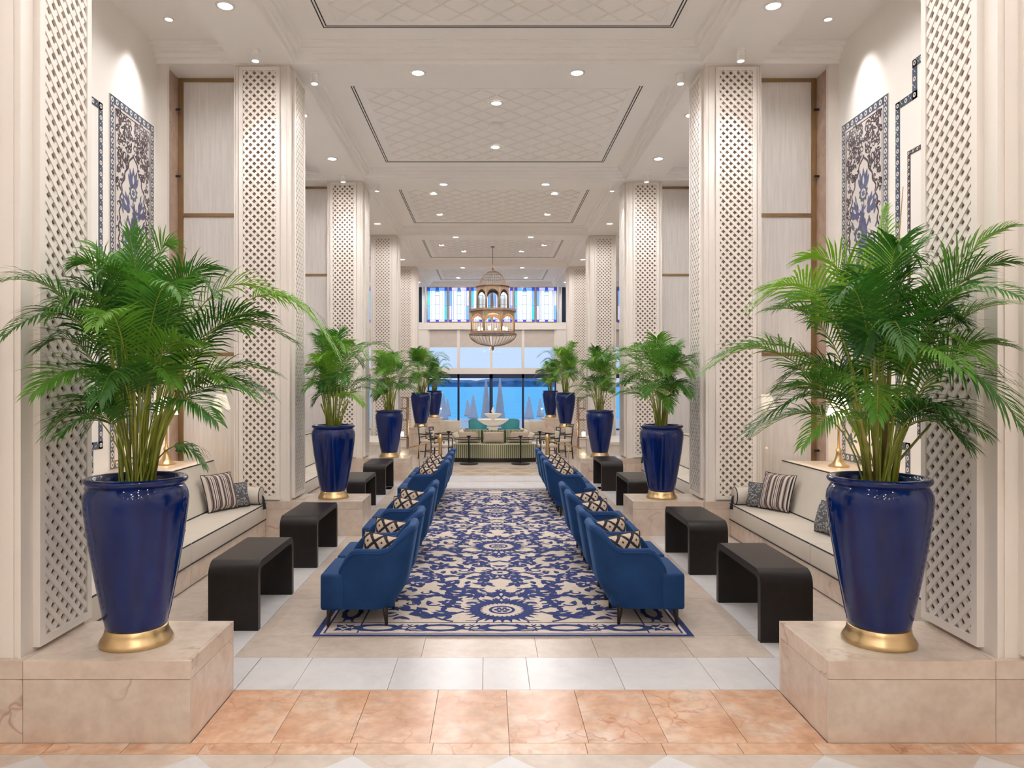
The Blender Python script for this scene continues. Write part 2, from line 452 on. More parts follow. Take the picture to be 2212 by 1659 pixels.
# foreground hall
for ya, yb in zip(frange(-6.4, 2.84, 1.52)[:-1], frange(-6.4, 2.84, 1.52)[1:]): row(frange(-4.56, 4.56, 1.52), ya, yb, cream_mb)
row(frange(-4.56, 4.56, 0.76), 2.84, 3.60, cream_mb)
for i in range(-4, 5):
    o = slab('inlay_tile', -0.212, 0.212, -0.212, 0.212, -0.02, 0.0008, white_mb, floor, R(45)); o.location = Vector((i * 0.76, 3.285, -0.0096))
row(frange(-4.56, 4.56, 0.38), 3.60, Y0 - 0.001, orange_mb)
row(frange(-1.596, 1.596, 0.38), Y0 - 0.001, 4.36, orange_mb)
row([-1.596, -1.26, -0.70, -0.14, 0.14, 0.70, 1.26, 1.596], 4.36, 4.877, white_mb)
row([-1.78, -1.30, -0.55, 0.22, 0.62, 1.25, 1.78], 4.877, 5.30, cream_mb)
for s in (-1, 1):
    ys = frange(5.30, 12.66, 0.92)
    for a, b in zip(ys[:-1], ys[1:]): tile(*sorted((s * 1.30, s * 1.78)), a, b, cream_mb)
    tile(*sorted((s * 1.60, s * 2.20)), 4.36, 4.877, white_mb)
    ys = frange(4.877, 12.96, 0.56)
    for a, b in zip(ys[:-1], ys[1:]): tile(*sorted((s * 1.78, s * 2.20)), a, b, white_mb)
    ys = frange(4.36, 13.76, 0.94)
    for a, b in zip(ys[:-1], ys[1:]): tile(*sorted((s * 2.20, s * 2.80)), a, b, cream_mb)
row(frange(-1.30, 1.30, 0.65), 5.30, 12.66, cream_mb)
row(frange(-2.2, 2.2, 0.62), 12.66, 12.96, cream_mb)
row(frange(-2.2, 2.2, 0.56), 12.96, 13.60, white_mb)
row(frange(-2.2, 2.2, 0.9), 13.60, 13.80, cream_mb)
row(frange(-2.8, 2.8, 0.56), 13.80, 14.5, white_mb)
for ya in frange(14.5, 17.5, 0.5)[:-1]: row(frange(-3.0, 3.0, 0.75), ya, ya + 0.5, cream_mb)
for j in range(3):
    for i in range(-3, 4):
        o = slab('inlay_tile', -0.165, 0.165, -0.165, 0.165, -0.02, 0.0008, tan_mb, floor, R(45)); o.location = Vector((i * 0.5 + (j % 2) * 0.25, 14.78 + j * 0.5, -0.0096))
for ya in frange(17.5, YEND, 1.9)[:-1]: row(frange(-8.5, 8.5, 1.7), ya, ya + 1.9 if ya + 1.9 < YEND else YEND, cream_mb)
for s in (-1, 1):
    for ya in frange(14.5, 17.5, 1.5)[:-1]: row(sorted([s * 3.0, s * 4.8, s * 6.6, s * 8.4]), ya, ya + 1.5, cream_mb)

# ------------------------------------------------------------------ walls
for s, side in SIDES:
    w = MB(); w.box(s * XW, s * (XW + 0.25), -6.5, yk(2) + 0.6, 0, 6.3)
    tag(w.build('wall_' + side, wall_m), 'cream plaster side wall of the alcoves on the ' + side, None, None, 'structure')
    w = MB(); w.box(s * 8.6, s * 8.85, yk(2) + 0.6, YEND + 0.3, 0, 6.3)
    tag(w.build('wall_far_' + side, wall_m), 'cream wall of the far lounge on the ' + side, None, None, 'structure')
    w = MB(); w.box(s * XW, s * 8.85, yk(2) + 0.45, yk(2) + 0.6, 0, 6.3)
    tag(w.build('wall_return_' + side, wall_m), 'cream return wall where the lounge widens on the ' + side, None, None, 'structure')
w = MB(); w.box(-4.4, 4.4, -6.75, -6.5, 0, 6.3)
tag(w.build('wall_behind', wall_m), 'cream wall closing the hall behind the viewer', None, None, 'structure')

# ------------------------------------------------------------------ ceiling
cb = MB(); cb.box(-8.9, 8.9, -6.8, YEND + 0.3, 6.05, 6.35)
ceiling = tag(cb.build('ceiling', ceil_m), 'off-white coffered ceiling with stepped beams', None, None, 'structure')
XI = 2.44; XO = 3.12
for s, side in SIDES:
    MB().box(s * XI, s * XO, -6.5, YEND, SOF, 6.06).build('long_beam', ceil_m, ceiling)
    # side ceilings
    MB().box(s * XO, s * XW, -6.5, yk(2) + 0.5, CEIL, 6.06).build('side_ceiling', ceil_m, ceiling)
    MB().box(s * XO, s * 8.6, yk(2) + 0.5, YEND, CEIL, 6.06).build('side_ceiling', ceil_m, ceiling)
    MB().box(s * (XO - 0.001), s * (XO + 0.05), -6.5, yk(2) + 0.4, SOF + 0.07, CEIL).build('beam_step', ceil_m, ceiling)
ribs = {}
for k in range(-2, 5):
    ya = yk(k) + 0.04; yb = ya + 0.64
    MB().box(-XI, XI, ya, yb, SOF, 6.06).build('cross_beam', ceil_m, ceiling)
    for s in (-1, 1):
        if k <= 2:
            for j in range(4):
                MB().box(s * XO, s * XW, ya - 0.05 * j - 0.02, yb, CEIL - 0.21 + 0.052 * j, CEIL - 0.21 + 0.052 * (j + 1) + 0.001).build('cornice_step', ceil_m, ceiling)
        else:
            MB().box(s * XO, s * 8.6, ya, yb, SOF, CEIL).build('cross_beam', ceil_m, ceiling)
    y1 = yb; y2 = min(yk(k + 1) + 0.04, YEND)
    # stepped cornice rings
    for j in range(4):
        o1 = 0.046 * j; o2 = 0.186 + 0.02
        z0 = SOF + 0.0525 * j; z1 = z0 + 0.0525
        oa = 0.046 * (j + 1)
        m = MB()
        m.box(-XI, -XI + oa, y1, y2, z1 - 0.004, z1 + 0.05 if j == 3 else z1 + 0.012)
        m.box(XI - oa, XI, y1, y2, z1 - 0.004, z1 + 0.05 if j == 3 else z1 + 0.012)
        m.box(-XI + oa, XI - oa, y1, y1 + oa, z1 - 0.004, z1 + 0.05 if j == 3 else z1 + 0.012)
        m.box(-XI + oa, XI - oa, y2 - oa, y2, z1 - 0.004, z1 + 0.05 if j == 3 else z1 + 0.012)
        # vertical back of each step
        m.box(-XI, -XI + o1 + 0.002, y1, y2, z0, z1); m.box(XI - o1 - 0.002, XI, y1, y2, z0, z1)
        m.box(-XI, XI, y1, y1 + o1 + 0.002, z0, z1); m.box(-XI, XI, y2 - o1 - 0.002, y2, z0, z1)
        m.build('cornice_step', ceil_m, ceiling)
    MB().box(-XI, XI, y1, y2, CEIL, CEIL + 0.1).build('coffer_panel', ceil_m, ceiling)
    a = 0.47
    for q in range(2):
        d = a + 0.012 + 0.034 * q; xx = 1.955 - 0.034 * q
        m = MB(); z0 = CEIL - 0.003; z1 = CEIL + 0.01; w_ = 0.013
        m.box(-xx - w_, -xx, y1 + d, y2 - d, z0, z1); m.box(xx, xx + w_, y1 + d, y2 - d, z0, z1)
        m.box(-xx - w_, xx + w_, y1 + d - w_, y1 + d, z0, z1); m.box(-xx - w_, xx + w_, y2 - d, y2 - d + w_, z0, z1)
        m.build('air_slot', slot_m, ceiling)
    if k < 0: continue
    # inner frame and diamond ribs
    X1 = 1.80; ya_, yb_ = y1 + 0.63, y2 - 0.63
    m = MB()
    for (bx0, bx1, by0, by1) in ((-X1 - .03, X1 + .03, ya_ - .03, ya_), (-X1 - .03, X1 + .03, yb_, yb_ + .03), (-X1 - .03, -X1, ya_, yb_), (X1, X1 + .03, ya_, yb_)):
        m.box(bx0, bx1, by0, by1, CEIL - 0.010, CEIL + 0.002)
    m.build('panel_frame', ceil_m, ceiling)
    pitch = 0.40
    def clipseg(c, sg):
        # line x = c + sg*(y-ya_) clipped to |x|<=X1
        pts = []
        lo, hi = ya_, yb_
        t0, t1 = (-X1 - c) / sg, (X1 - c) / sg
        if t0 > t1: t0, t1 = t1, t0
        lo2, hi2 = max(lo, ya_ + t0), min(hi, ya_ + t1)
        if hi2 - lo2 < 0.05: return None
        return (c + sg * (lo2 - ya_), lo2), (c + sg * (hi2 - ya_), hi2)
    nn = int((2 * X1 + (yb_ - ya_)) / pitch) + 2
    for sg in (-1, 1):
        for i in range(-nn, nn):
            sgm = clipseg(i * pitch + 0.2, sg)
            if not sgm: continue
            (xa, yA), (xb, yB) = sgm
            d = Vector((xb - xa, yB - yA, 0)); ln = d.length
            ang = math.atan2(d.y, d.x)
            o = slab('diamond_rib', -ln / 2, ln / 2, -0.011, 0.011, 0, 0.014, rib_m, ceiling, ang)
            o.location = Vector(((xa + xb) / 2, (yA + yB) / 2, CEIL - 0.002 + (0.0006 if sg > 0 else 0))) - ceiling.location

# ------------------------------------------------------------------ lamps in the ceiling
def spot(name, loc, power, angle, blend=0.5, r=0.05, parent=None, rot=(0, 0, 0), col=WARM):
    d = bpy.data.lights.new(name, 'SPOT'); d.energy = power; d.spot_size = R(angle); d.spot_blend = blend
    d.shadow_soft_size = r; d.color = col
    o = bpy.data.objects.new(name, d); COL.objects.link(o); o.rotation_euler = rot
    o.location = Vector(loc) - (wl(parent) if parent else Vector((0, 0, 0)))
    o.parent = parent
    return o
_dl = {}
def downlight(x, y, z, power, label, r=0.075, angle=172, group='recessed ceiling downlights', rot=(0, 0, 0), blend=0.35):
    e = empty('downlight', (x, y, z), label, 'downlight', group)
    key = r
    if key not in _dl:
        a = MB().lathe([(r, 0.0), (r * 1.28, 0.0), (r * 1.28, -0.008), (r * 0.98, -0.012), (r * 0.9, 0.004), (r, 0.004)], 20)
        b = MB().lathe([(0.0005, -0.004), (r * 0.93, -0.004)], 20)
        ta = a.build('trim_ring', trim_m, e, True, True); tb = b.build('lens', canlight, e, False, True)
        _dl[key] = (ta.data, tb.data)
    else:
        for nm, me in zip(('trim_ring', 'lens'), _dl[key]):
            o = bpy.data.objects.new(nm, me); COL.objects.link(o); o.parent = e
    spot('downlight_beam', (x, y, z - 0.03), power, angle, blend, r, e, rot)
    return e
_can = []
def can(x, y, z, power, label, tilt):
    e = empty('spot_can', (x, y, z), label, 'spotlight', 'surface-mounted ceiling spotlights')
    if not _can:
        for nm, mb, mt, sm in (('bracket', MB().lathe([(0.0005, 0), (0.055, 0), (0.055, -0.014), (0.0005, -0.014)], 18), trim_m, False),
                           ('housing', MB().lathe([(0.0005, -0.012), (0.042, -0.012), (0.045, -0.125), (0.038, -0.13), (0.036, -0.11)], 18), trim_m, True),
                           ('lens', MB().lathe([(0.0005, -0.122), (0.037, -0.122)], 18), canlight, False)):
            o = mb.build(nm, mt, e, sm, True, autosm=40); _can.append((nm, o.data))
    else:
        for nm, me in _can:
            o = bpy.data.objects.new(nm, me); COL.objects.link(o); o.parent = e
    spot('can_beam', (x, y, z - 0.15), power, 54, 0.9, 0.03, e, tilt)
    return e
BAYN = ['first', 'second', 'third', 'fourth', 'fifth']
for k in range(-2, 5):  # bays behind the viewer hold added, unseen lamps to light the plinth fronts
    y0 = yk(k)
    bn = BAYN[k] if k >= 0 else None
    bb = {-1: 'added unseen behind the viewer', -2: 'added unseen at the hall back'}.get(k)
    for s, side in SIDES:
        for dy, nf in ((1.70, 'nearer'), (3.72, 'farther')):
            lb = f'white round downlight in the {side} beam of the {bn} bay, {nf} one' if bn else f'white round downlight in the {side} beam {bb}, {nf} one'
            downlight(s * 2.75, y0 + dy, SOF, P_SOFFIT * (1.0 if k >= 0 else 0.75), lb)
        lb = f'white round downlight under cross beam before the {bn} coffer, {side} half' if bn else f'white round downlight under the cross beam {bb}, {side} half'
        downlight(s * 0.97, y0 + 0.27, SOF, P_SOFFIT, lb)
        if k <= 2:
            rtilt = 0
            can(s * 2.76, y0 - 0.34, SOF, P_CAN * (1.0 if k > 0 else 0.4), (f'white spot can in front of the {ORD[k]} {side} column' if k >= 0 else f'white spot can before the {side} column {bb}'), (R(10), 0, 0))
            can(s * 2.24, y0 + 0.30, SOF, P_CAN * 0.5, (f'white spot can on the aisle side of the {ORD[k]} {side} column' if k >= 0 else f'white spot can beside the {side} column {bb}'), (0, R(-8) * s, 0))
        if k <= 1:
            for dy, nf in ((1.30, 'nearest'), (2.85, 'middle'), (4.42, 'farthest')):
                e = downlight(s * 3.62, y0 + dy, CEIL, P_WALL, (f'small downlight above the {side} alcove of the {bn} bay, {nf} one' if bn else f'small downlight above the {side} alcove {bb}, {nf} one'), 0.042, 62, 'alcove wall-washing downlights', (0, R(-22) * s, 0), 1.0)
    if k in (-2, -1, 0, 1): pos = [(0, 1.78), (0, 3.74)]
    elif k == 2: pos = [(-1.27, 1.75), (1.27, 1.75), (-1.27, 3.66), (1.27, 3.66)]
    elif k == 3: pos = [(-0.95, 1.35), (0.95, 1.35), (-1.48, 2.5), (1.48, 2.5), (-0.87, 3.5), (0.87, 3.5)]
    else: pos = [(-1.03, 1.4), (1.03, 1.4), (-1.27, 4.0), (1.27, 4.0)]
    for q, (x, dy) in enumerate(pos):
        pw = P_COFFER if k <= 1 else P_COFFER * 0.5
        hh = 'centre' if x == 0 else ('left' if x < 0 else 'right')
        rr = {1.78: 'nearer', 3.74: 'farther', 1.75: 'nearer', 3.66: 'farther', 1.35: 'nearest', 2.5: 'middle', 3.5: 'farthest', 1.4: 'nearer', 4.0: 'farther'}[dy]
        downlight(x, y0 + dy, CEIL - 0.007, pw, f'round downlight in the {bn} coffer, {hh}, {rr} one' if bn else f'round downlight in the coffer {bb}, {rr} one')
e = tag(MB().lathe([(0.0005, 0), (0.12, 0), (0.115, -0.03), (0.09, -0.045), (0.0005, -0.048)], 24).build('smoke_detector', trim_m, None, True, loc=(0, yk(1) + 2.7, CEIL - 0.008), autosm=40), 'flat white round detector in the middle of the second coffer', 'detector')
e.location = (0, yk(1) + 2.7, CEIL - 0.008)
e.data.transform(Matrix.Translation((0, yk(1) + 2.7, CEIL - 0.008)))

# ------------------------------------------------------------------ plinths, columns with lattice screens
LAT_W, LAT_Z0, LAT_Z1 = 0.48, 0.43, 5.56
def lattice_segments(w, z0, z1, pitch=0.0895):
    """centre-lines of the diagonal strips in panel coordinates (u in +-w/2, v in z0..z1)"""
    h = w / 2; out = []
    n = int((z1 - z0 + w) / pitch) + 2
    for sg in (1, -1):
        for i in range(-n, n):
            c = z0 + i * pitch
            ua, ub = -h, h
            # v = c + sg*(u+h)
            t0, t1 = (z0 - c) / sg - h, (z1 - c) / sg - h
            if t0 > t1: t0, t1 = t1, t0
            a, b = max(ua, t0), min(ub, t1)
            if b - a < 0.01: continue
            out.append((sg, a, c + sg * (a + h), b, c + sg * (b + h)))
    return out
def strip_box(mb, f, seg, wd, d0, d1):
    sg, ua, va, ub, vb = seg
    d = Vector((ub - ua, vb - va)).normalized(); nrm = Vector((-d.y, d.x)) * wd / 2
    q = []
    for dd in (d0, d1):
        for (u, v) in ((ua, va), (ub, vb)):
            q.append(f(u - nrm.x, v - nrm.y, dd)); q.append(f(u + nrm.x, v + nrm.y, dd))
    # q: 0 a-,1 a+,2 b-,3 b+ at d0 ; 4..7 at d1
    mb.add(q, [(0, 1, 3, 2), (4, 6, 7, 5), (0, 2, 6, 4), (1, 5, 7, 3), (0, 4, 5, 1), (2, 3, 7, 6)])
def screen(parent, f, individual, z0=LAT_Z0, z1=LAT_Z1, w=LAT_W):
    """framed diagonal lattice; f(u, v, d) maps panel coords to world; d grows outward"""
    fw = 0.046
    m = MB()
    h = w / 2
    def bx(u0, u1, v0, v1, d0, d1):
        q = [f(u, v, d) for d in (d0, d1) for v in (v0, v1) for u in (u0, u1)]
        m.add(q, [(0, 1, 3, 2), (4, 6, 7, 5), (0, 4, 5, 1), (2, 3, 7, 6), (0, 2, 6, 4), (1, 5, 7, 3)])
    bx(-h, -h + fw, z0, z1, 0, 0.038); bx(h - fw, h, z0, z1, 0, 0.038)
    bx(-h + fw, h - fw, z0, z0 + fw, 0, 0.038); bx(-h + fw, h - fw, z1 - fw, z1, 0, 0.038)
    fr = m.build('screen_frame', paint, parent)
    m = MB(); bx_ = bx
    q = [f(u, v, 0.002) for v in (z0 + .01, z1 - .01) for u in (-h + .01, h - .01)]
    m.add(q, [(0, 1, 3, 2)])
    m.build('screen_backing', recess, fr)
    segs = lattice_segments(w - 2 * fw + 0.004, z0 + fw - 0.002, z1 - fw + 0.002)
    if individual:
        for sgm in segs:
            mm = MB(); strip_box(mm, f, sgm, 0.029, 0.014 if sgm[0] > 0 else 0.020, 0.029 if sgm[0] > 0 else 0.033)
            mm.build('lattice_strip', paint, fr)
    else:
        mm = MB()
        for sgm in segs: strip_box(mm, f, sgm, 0.029, 0.014 if sgm[0] > 0 else 0.020, 0.029 if sgm[0] > 0 else 0.033)
        o = mm.build('lattice', paint, fr); o['kind'] = 'stuff'
    return fr
for k in range(-1, 5):
    y0 = yk(k)
    for s, side in SIDES:
        nm = f'{ORD[k]} {side}' if k >= 0 else f'unseen {side}'
        base_z = PT if k <= 2 else 0.0
        # plinth (runs from the aisle stub to the side wall)
        if k <= 2:
            p = empty('plinth', (s * 2.4, y0, 0), f'low marble plinth stepping into the aisle under the {nm} column' if k >= 0 else f'marble plinth behind the viewer on the {side}', 'plinth', 'marble plinths of the columns')
            MB().box(s * 1.612, s * 4.04, y0 + 0.012, y0 + 0.618, 0, PT - 0.012).build('core', grout, p)
            c0 = 0.318
            for xa, xb in ((1.6, 2.44), (2.44, 3.24), (3.24, 4.045)):
                g = 0.0012
                slab('slab', s * (xa + (g if xa > 1.6 else 0)), s * (xb - g), y0, y0 + 0.02, 0.0, c0 - g, plinth_mb, p)
                slab('cap_slab', s * (xa + (g if xa > 1.6 else 0)), s * (xb - g), y0, y0 + 0.02, c0 + g, PT - 0.0, plinth_mb, p)
                slab('top_slab', s * (xa + 0.021 * (xa < 1.61) + (g if xa > 1.6 else 0)), s * (xb - g), y0 + 0.021, y0 + 0.609, PT - 0.02, PT, plinth_mb, p)
                slab('slab', s * (xa + (g if xa > 1.6 else 0)), s * (xb - g), y0 + 0.61, y0 + 0.63, 0.0, PT, plinth_mb, p)
            slab('slab', s * 1.6, s * 1.62, y0 + 0.021, y0 + 0.609, 0.0, c0 - 0.0012, plinth_mb, p)
            slab('cap_slab', s * 1.6, s * 1.62, y0 + 0.021, y0 + 0.609, c0 + 0.0012, PT, plinth_mb, p)
        # column
        c = empty('lattice_column', (s * 2.80, y0 + 0.36, base_z), f'tall cream column clad in lattice screens, {nm}' if k >= 0 else f'lattice column behind the viewer on the {side}', 'column', 'lattice columns along the aisle')
        xi, xo = 2.475, 3.13
        yf, yb = y0 + 0.045, y0 + 0.63
        MB().box(s * xi, s * xo, yf, yb, base_z, SOF).build('body', paint, c)
        m = MB()
        for (u, wd, dp) in ((xi - 0.004, 0.012, 0.012), (xi + 0.035, 0.010, 0.010), (xo - 0.012, 0.014, 0.014), (xo - 0.048, 0.010, 0.010)):
            m.box(s * u, s * (u + wd), yf - dp, yf + 0.01, base_z, SOF - 0.002)
        m.build('moulding', paint, c)
        m = MB(); m.box(s * (xi - 0.010), s * (xo + 0.01), yf - 0.016, yb, SOF - 0.022, SOF - 0.001); m.build('capital_strip', paint, c)
        zb = base_z + 0.02
        uc = 2.825
        screen(c, lambda u, v, d: (s * (uc + u * s), yf - d, v), False, zb, LAT_Z1)
        yc = y0 + 0.14 + 0.25
        screen(c, lambda u, v, d: (s * (xi - d), yc + u, v), k == 0, zb, LAT_Z1, 0.50)

# ------------------------------------------------------------------ alcoves: jambs, linen glass partitions
for k in range(0, 3):
    y0 = yk(k)
    for s, side in SIDES:
        nm = f'{ORD[k]} {side}'
        o = MB().box(s * 3.965, s * 4.048, y0 + 0.10, y0 + 0.50, PT, SOF).build('marble_jamb', pink_mb)
        tag(o, f'tall pink marble jamb beside the {nm} glass partition', 'door jamb', 'marble jambs')
        o = MB().box(s * 3.93, s * 4.049, y0 + 0.04, y0 + 0.099, PT, SOF).build('trim_jamb', paint); tag(o, 'cream jamb trim', None, None, 'structure')
        g = empty('glass_partition', (s * 3.55, y0 + 0.46, PT), f'brass-framed linen glass partition beside the {nm} column', 'partition', 'glass partitions')
        yg = y0 + 0.46
        zs = [PT, 2.17, 3.90, 5.58]
        for za, zb in zip(zs[:-1], zs[1:]):
            MB().box(s * 3.14, s * 3.94, yg, yg + 0.012, za + 0.02, zb - 0.02).build('pane', linen, g)
        m = MB()
        for z in zs: m.box(s * 3.13, s * 3.962, yg - 0.02, yg + 0.02, z - 0.022, z + 0.022)
        m.build('rail', brass_dk, g)
        MB().box(s * 3.905, s * 3.962, yg - 0.025, yg + 0.022, PT, 5.6).build('stile', brass_dk, g)
        for z in (5.18, 4.36, 2.9, 0.98):
            MB().tube([(s * 3.962, yg - 0.10, z), (s * 3.92, yg - 0.10, z), (s * 3.90, yg - 0.10, z)], 0.013, 8, 0.018).build('hinge_peg', blackmetal, g)

# ------------------------------------------------------------------ 2D ornament kit
class Orn:
    def __init__(s): s.p = []           # (points, mat, layer)
    def poly(s, pts, m=0, l=0): s.p.append((pts, m, l))
    def ribbon(s, pts, w0, w1=None, m=0, l=0):
        w1 = w0 if w1 is None else w1
        n = len(pts); Lf = []; Rt = []
        for i, (x, y) in enumerate(pts):
            a = pts[max(i - 1, 0)]; b = pts[min(i + 1, n - 1)]
            dx, dy = b[0] - a[0], b[1] - a[1]; d = math.hypot(dx, dy) or 1
            w = (w0 + (w1 - w0) * i / (n - 1)) / 2
            Lf.append((x - dy / d * w, y + dx / d * w)); Rt.append((x + dy / d * w, y - dx / d * w))
        for i in range(n - 1): s.poly([Lf[i], Lf[i + 1], Rt[i + 1], Rt[i]], m, l)
    def leaf(s, x, y, a, ln, w, m=0, l=0, bend=0.0):
        A = []; B = []
        n = 6
        for i in range(n + 1):
            t = i / n; aa = a + bend * t
            cx = x + math.cos(a + bend * t * .5) * ln * t; cy = y + math.sin(a + bend * t * .5) * ln * t
            ww = w / 2 * math.sin(PI * min(1, t ** 0.8)) 
            A.append((cx - math.sin(aa) * ww, cy + math.cos(aa) * ww)); B.append((cx + math.sin(aa) * ww, cy - math.cos(aa) * ww))
        for i in range(n): s.poly([A[i], A[i + 1], B[i + 1], B[i]], m, l)
    def disc(s, x, y, r, m=0, l=0, n=12, sy=1.0): s.poly([(x + r * math.cos(2 * PI * i / n), y + r * sy * math.sin(2 * PI * i / n)) for i in range(n)], m, l)
    def star(s, x, y, r0, r1, n, m=0, l=0, ph=0.0, sy=1.0):
        for i in range(n):
            a = ph + 2 * PI * i / n; b = ph + 2 * PI * (i + 1) / n; c = (a + b) / 2
            s.poly([(x, y), (x + r0 * math.cos(a), y + sy * r0 * math.sin(a)), (x + r1 * math.cos(c), y + sy * r1 * math.sin(c)), (x + r0 * math.cos(b), y + sy * r0 * math.sin(b))], m, l)
    def spiral(s, x, y, a, r, turn, w, m=0, l=0, sgn=1):
        pts = []
        for i in range(13):
            t = i / 12; rr = r * (1 - 0.8 * t); an = a + sgn * turn * t
            pts.append((x + rr * math.cos(an), y + rr * math.sin(an)))
        s.ribbon(pts, w, w * .6, m, l)
    def flower(s, x, y, a, r, m=0, l=0, bg=1):
        """tulip / palmette in profile, opening along a"""
        for d, ln, w in ((-0.95, 0.85, .32), (-0.5, 1.05, .34), (0, 1.1, .36), (0.5, 1.05, .34), (0.95, 0.85, .32)):
            s.leaf(x, y, a + d, r * ln, r * w, m, l, d * -0.5)
        s.disc(x, y, r * .26, m, l, 10); s.leaf(x + math.cos(a) * r * .2, y + math.sin(a) * r * .2, a, r * .5, r * .18, bg, l + 1)
    def emit(s, f, mats, name, parent, dz=0.0006):
        mb = MB(); jr = random.Random(1)
        for pts, m, l in s.p:
            mb.mi = m; b = len(mb.v); jz = jr.random() * dz * 0.7   # pieces lie a hair above one another where they cross
            mb.v += [f(u, v, l * dz + jz) for u, v in pts]; mb.f.append(tuple(range(b, b + len(pts)))); mb.m.append(m)
        o = MB.build(mb, name, mats, parent)
        return o

# ------------------------------------------------------------------ rug
RX, RY0, RY1 = 1.355, 5.25, 12.66
rug = tag(MB().rbox(-RX, RX, RY0, RY1, 0.0, 0.010, 0.003, 1).build('rug', rug_cream), 'long cream rug with dark blue floral arabesques', 'rug')
orn = Orn()
def rect_ring(x0, x1, y0, y1, w, m=0, l=0):
    orn.poly([(x0, y0), (x1, y0), (x1, y0 + w), (x0, y0 + w)], m, l); orn.poly([(x0, y1 - w), (x1, y1 - w), (x1, y1), (x0, y1)], m, l)
    orn.poly([(x0, y0 + w), (x0 + w, y0 + w), (x0 + w, y1 - w), (x0, y1 - w)], m, l); orn.poly([(x1 - w, y0 + w), (x1, y0 + w), (x1, y1 - w), (x1 - w, y1 - w)], m, l)
def ring_in(i, w): rect_ring(-RX + i, RX - i, RY0 + i, RY1 - i, w)
ring_in(0.0, 0.042); ring_in(0.062, 0.014); ring_in(0.30, 0.011)
for x in (-RX + 0.30, RX - 0.311):
    for y in (RY0 + 0.08, RY1 - 0.30): orn.poly([(x, y), (x + .011, y), (x + .011, y + .22), (x, y + .22)])
for y in (RY0 + .30, RY1 - .311):
    for x in (-RX + .08, RX - .30): orn.poly([(x, y), (x + .22, y), (x + .22, y + .011), (x, y + .011)])
bw = 0.188  # border centre inset
def cartouche(cx, cy, along):
    def T(u, v): return (cx + u, cy + v) if along == 'x' else (cx + v, cy + u)
    n = 20
    for i in range(n):
        a, b = 2 * PI * i / n, 2 * PI * (i + 1) / n
        ra = 1 + .12 * (i % 2); rb = 1 + .12 * ((i + 1) % 2)
        po = [T(.175 * ra * math.cos(a), .075 * ra * math.sin(a)), T(.175 * rb * math.cos(b), .075 * rb * math.sin(b)), T(.11 * math.cos(b), .042 * math.sin(b)), T(.11 * math.cos(a), .042 * math.sin(a))]
        orn.poly(po)
    for sx in (-1, 1):
        for sv in (-1, 1):
            p = T(sx * .17, sv * .03); q = T(sx * .25, sv * .075)
            orn.ribbon([p, T(sx * .22, sv * .03), q], .022, .008)
def scroll(cx, cy, along, sg):
    def T(u, v): return (cx + u * sg, cy + v) if along == 'x' else (cx + v, cy + u * sg)
    orn.ribbon([T(-.16, -.06), T(-.08, -.07), T(0, -.055), T(.07, -.01), T(.13, .06)], .012, .016)
    orn.ribbon([T(.02, -.045), T(.0, .01), T(-.06, .05), T(-.12, .065)], .020, .006)
    for u, v in ((-.03, .02), (-.1, .04), (.08, .03)):
        p = T(u, v); orn.leaf(p[0], p[1], 2.2 if sg > 0 else 1.0, .06, .024)
nb = 7
for i in range(-3, 4):
    for y in (RY0 + bw, RY1 - bw):
        if abs(i) < 3: cartouche(i * 0.46, y, 'x')
for i in range(-3, 3):
    for y in (RY0 + bw, RY1 - bw):
        if abs(i + .5) < 2.4: scroll((i + .5) * 0.46, y, 'x', 1 if i >= 0 else -1)
nby = 15
for i in range(nby):
    yy = RY0 + .55 + (RY1 - RY0 - 1.1) * i / (nby - 1)
    for x in (-RX + bw, RX - bw):
        cartouche(x, yy, 'y')
        if i < nby - 1: scroll(x, yy + .225, 'y', 1)
for x in (-RX + bw, RX - bw):
    for y in (RY0 + bw, RY1 - bw):
        orn.star(x, y, .05, .095, 4); orn.star(x, y, .03, .055, 4, 1, 1, PI / 4); orn.disc(x, y, .022, 0, 2, 8)
FX, FY0, FY1 = RX - 0.315, RY0 + 0.315, RY1 - 0.315
fld = Orn()
def big_rosette(y):
    n = 28
    for i in range(n):
        a = 2 * PI * i / n
        fld.leaf(.15 * math.cos(a), y + .15 * math.sin(a), a, .17, .040, 0, 0)
        b = 2 * PI * (i + 1) / n
        fld.poly([(.255 * math.cos(a), y + .255 * math.sin(a)), (.255 * math.cos(b), y + .255 * math.sin(b)), (.175 * math.cos(b), y + .175 * math.sin(b)), (.175 * math.cos(a), y + .175 * math.sin(a))])
    for i in range(20):
        a, b = 2 * PI * i / 20, 2 * PI * (i + 1) / 20
        fld.poly([(.105 * math.cos(a), y + .105 * math.sin(a)), (.105 * math.cos(b), y + .105 * math.sin(b)), (.08 * math.cos(b), y + .08 * math.sin(b)), (.08 * math.cos(a), y + .08 * math.sin(a))])
    for i in range(6):
        a = 2 * PI * i / 6; fld.disc(.045 * math.cos(a), y + .045 * math.sin(a), .02, 0, 0, 8)
    fld.disc(0, y, .018, 0, 0, 8)
    for sx in (-1, 1):
        for sy in (-1, 1):
            fld.ribbon([(sx * .13, y + sy * .2), (sx * .19, y + sy * .27), (sx * .28, y + sy * .27)], .022, .008)
            fld.ribbon([(sx * .19, y + sy * .27), (sx * .2, y + sy * .33)], .018, .006)
    fld.flower(0, y + .20, PI / 2, .13)
def bud(y, d):
    fld.flower(0, y, d, .17); fld.flower(0, y, -d, .09)
    for sx in (-1, 1):
        fld.ribbon([(sx * .02, y), (sx * .12, y + .03 * (1 if d > 0 else -1)), (sx * .2, y - .03)], .018, .01)
        fld.leaf(sx * .12, y, PI / 2 - sx * .9, .12, .04, bend=sx * .6)
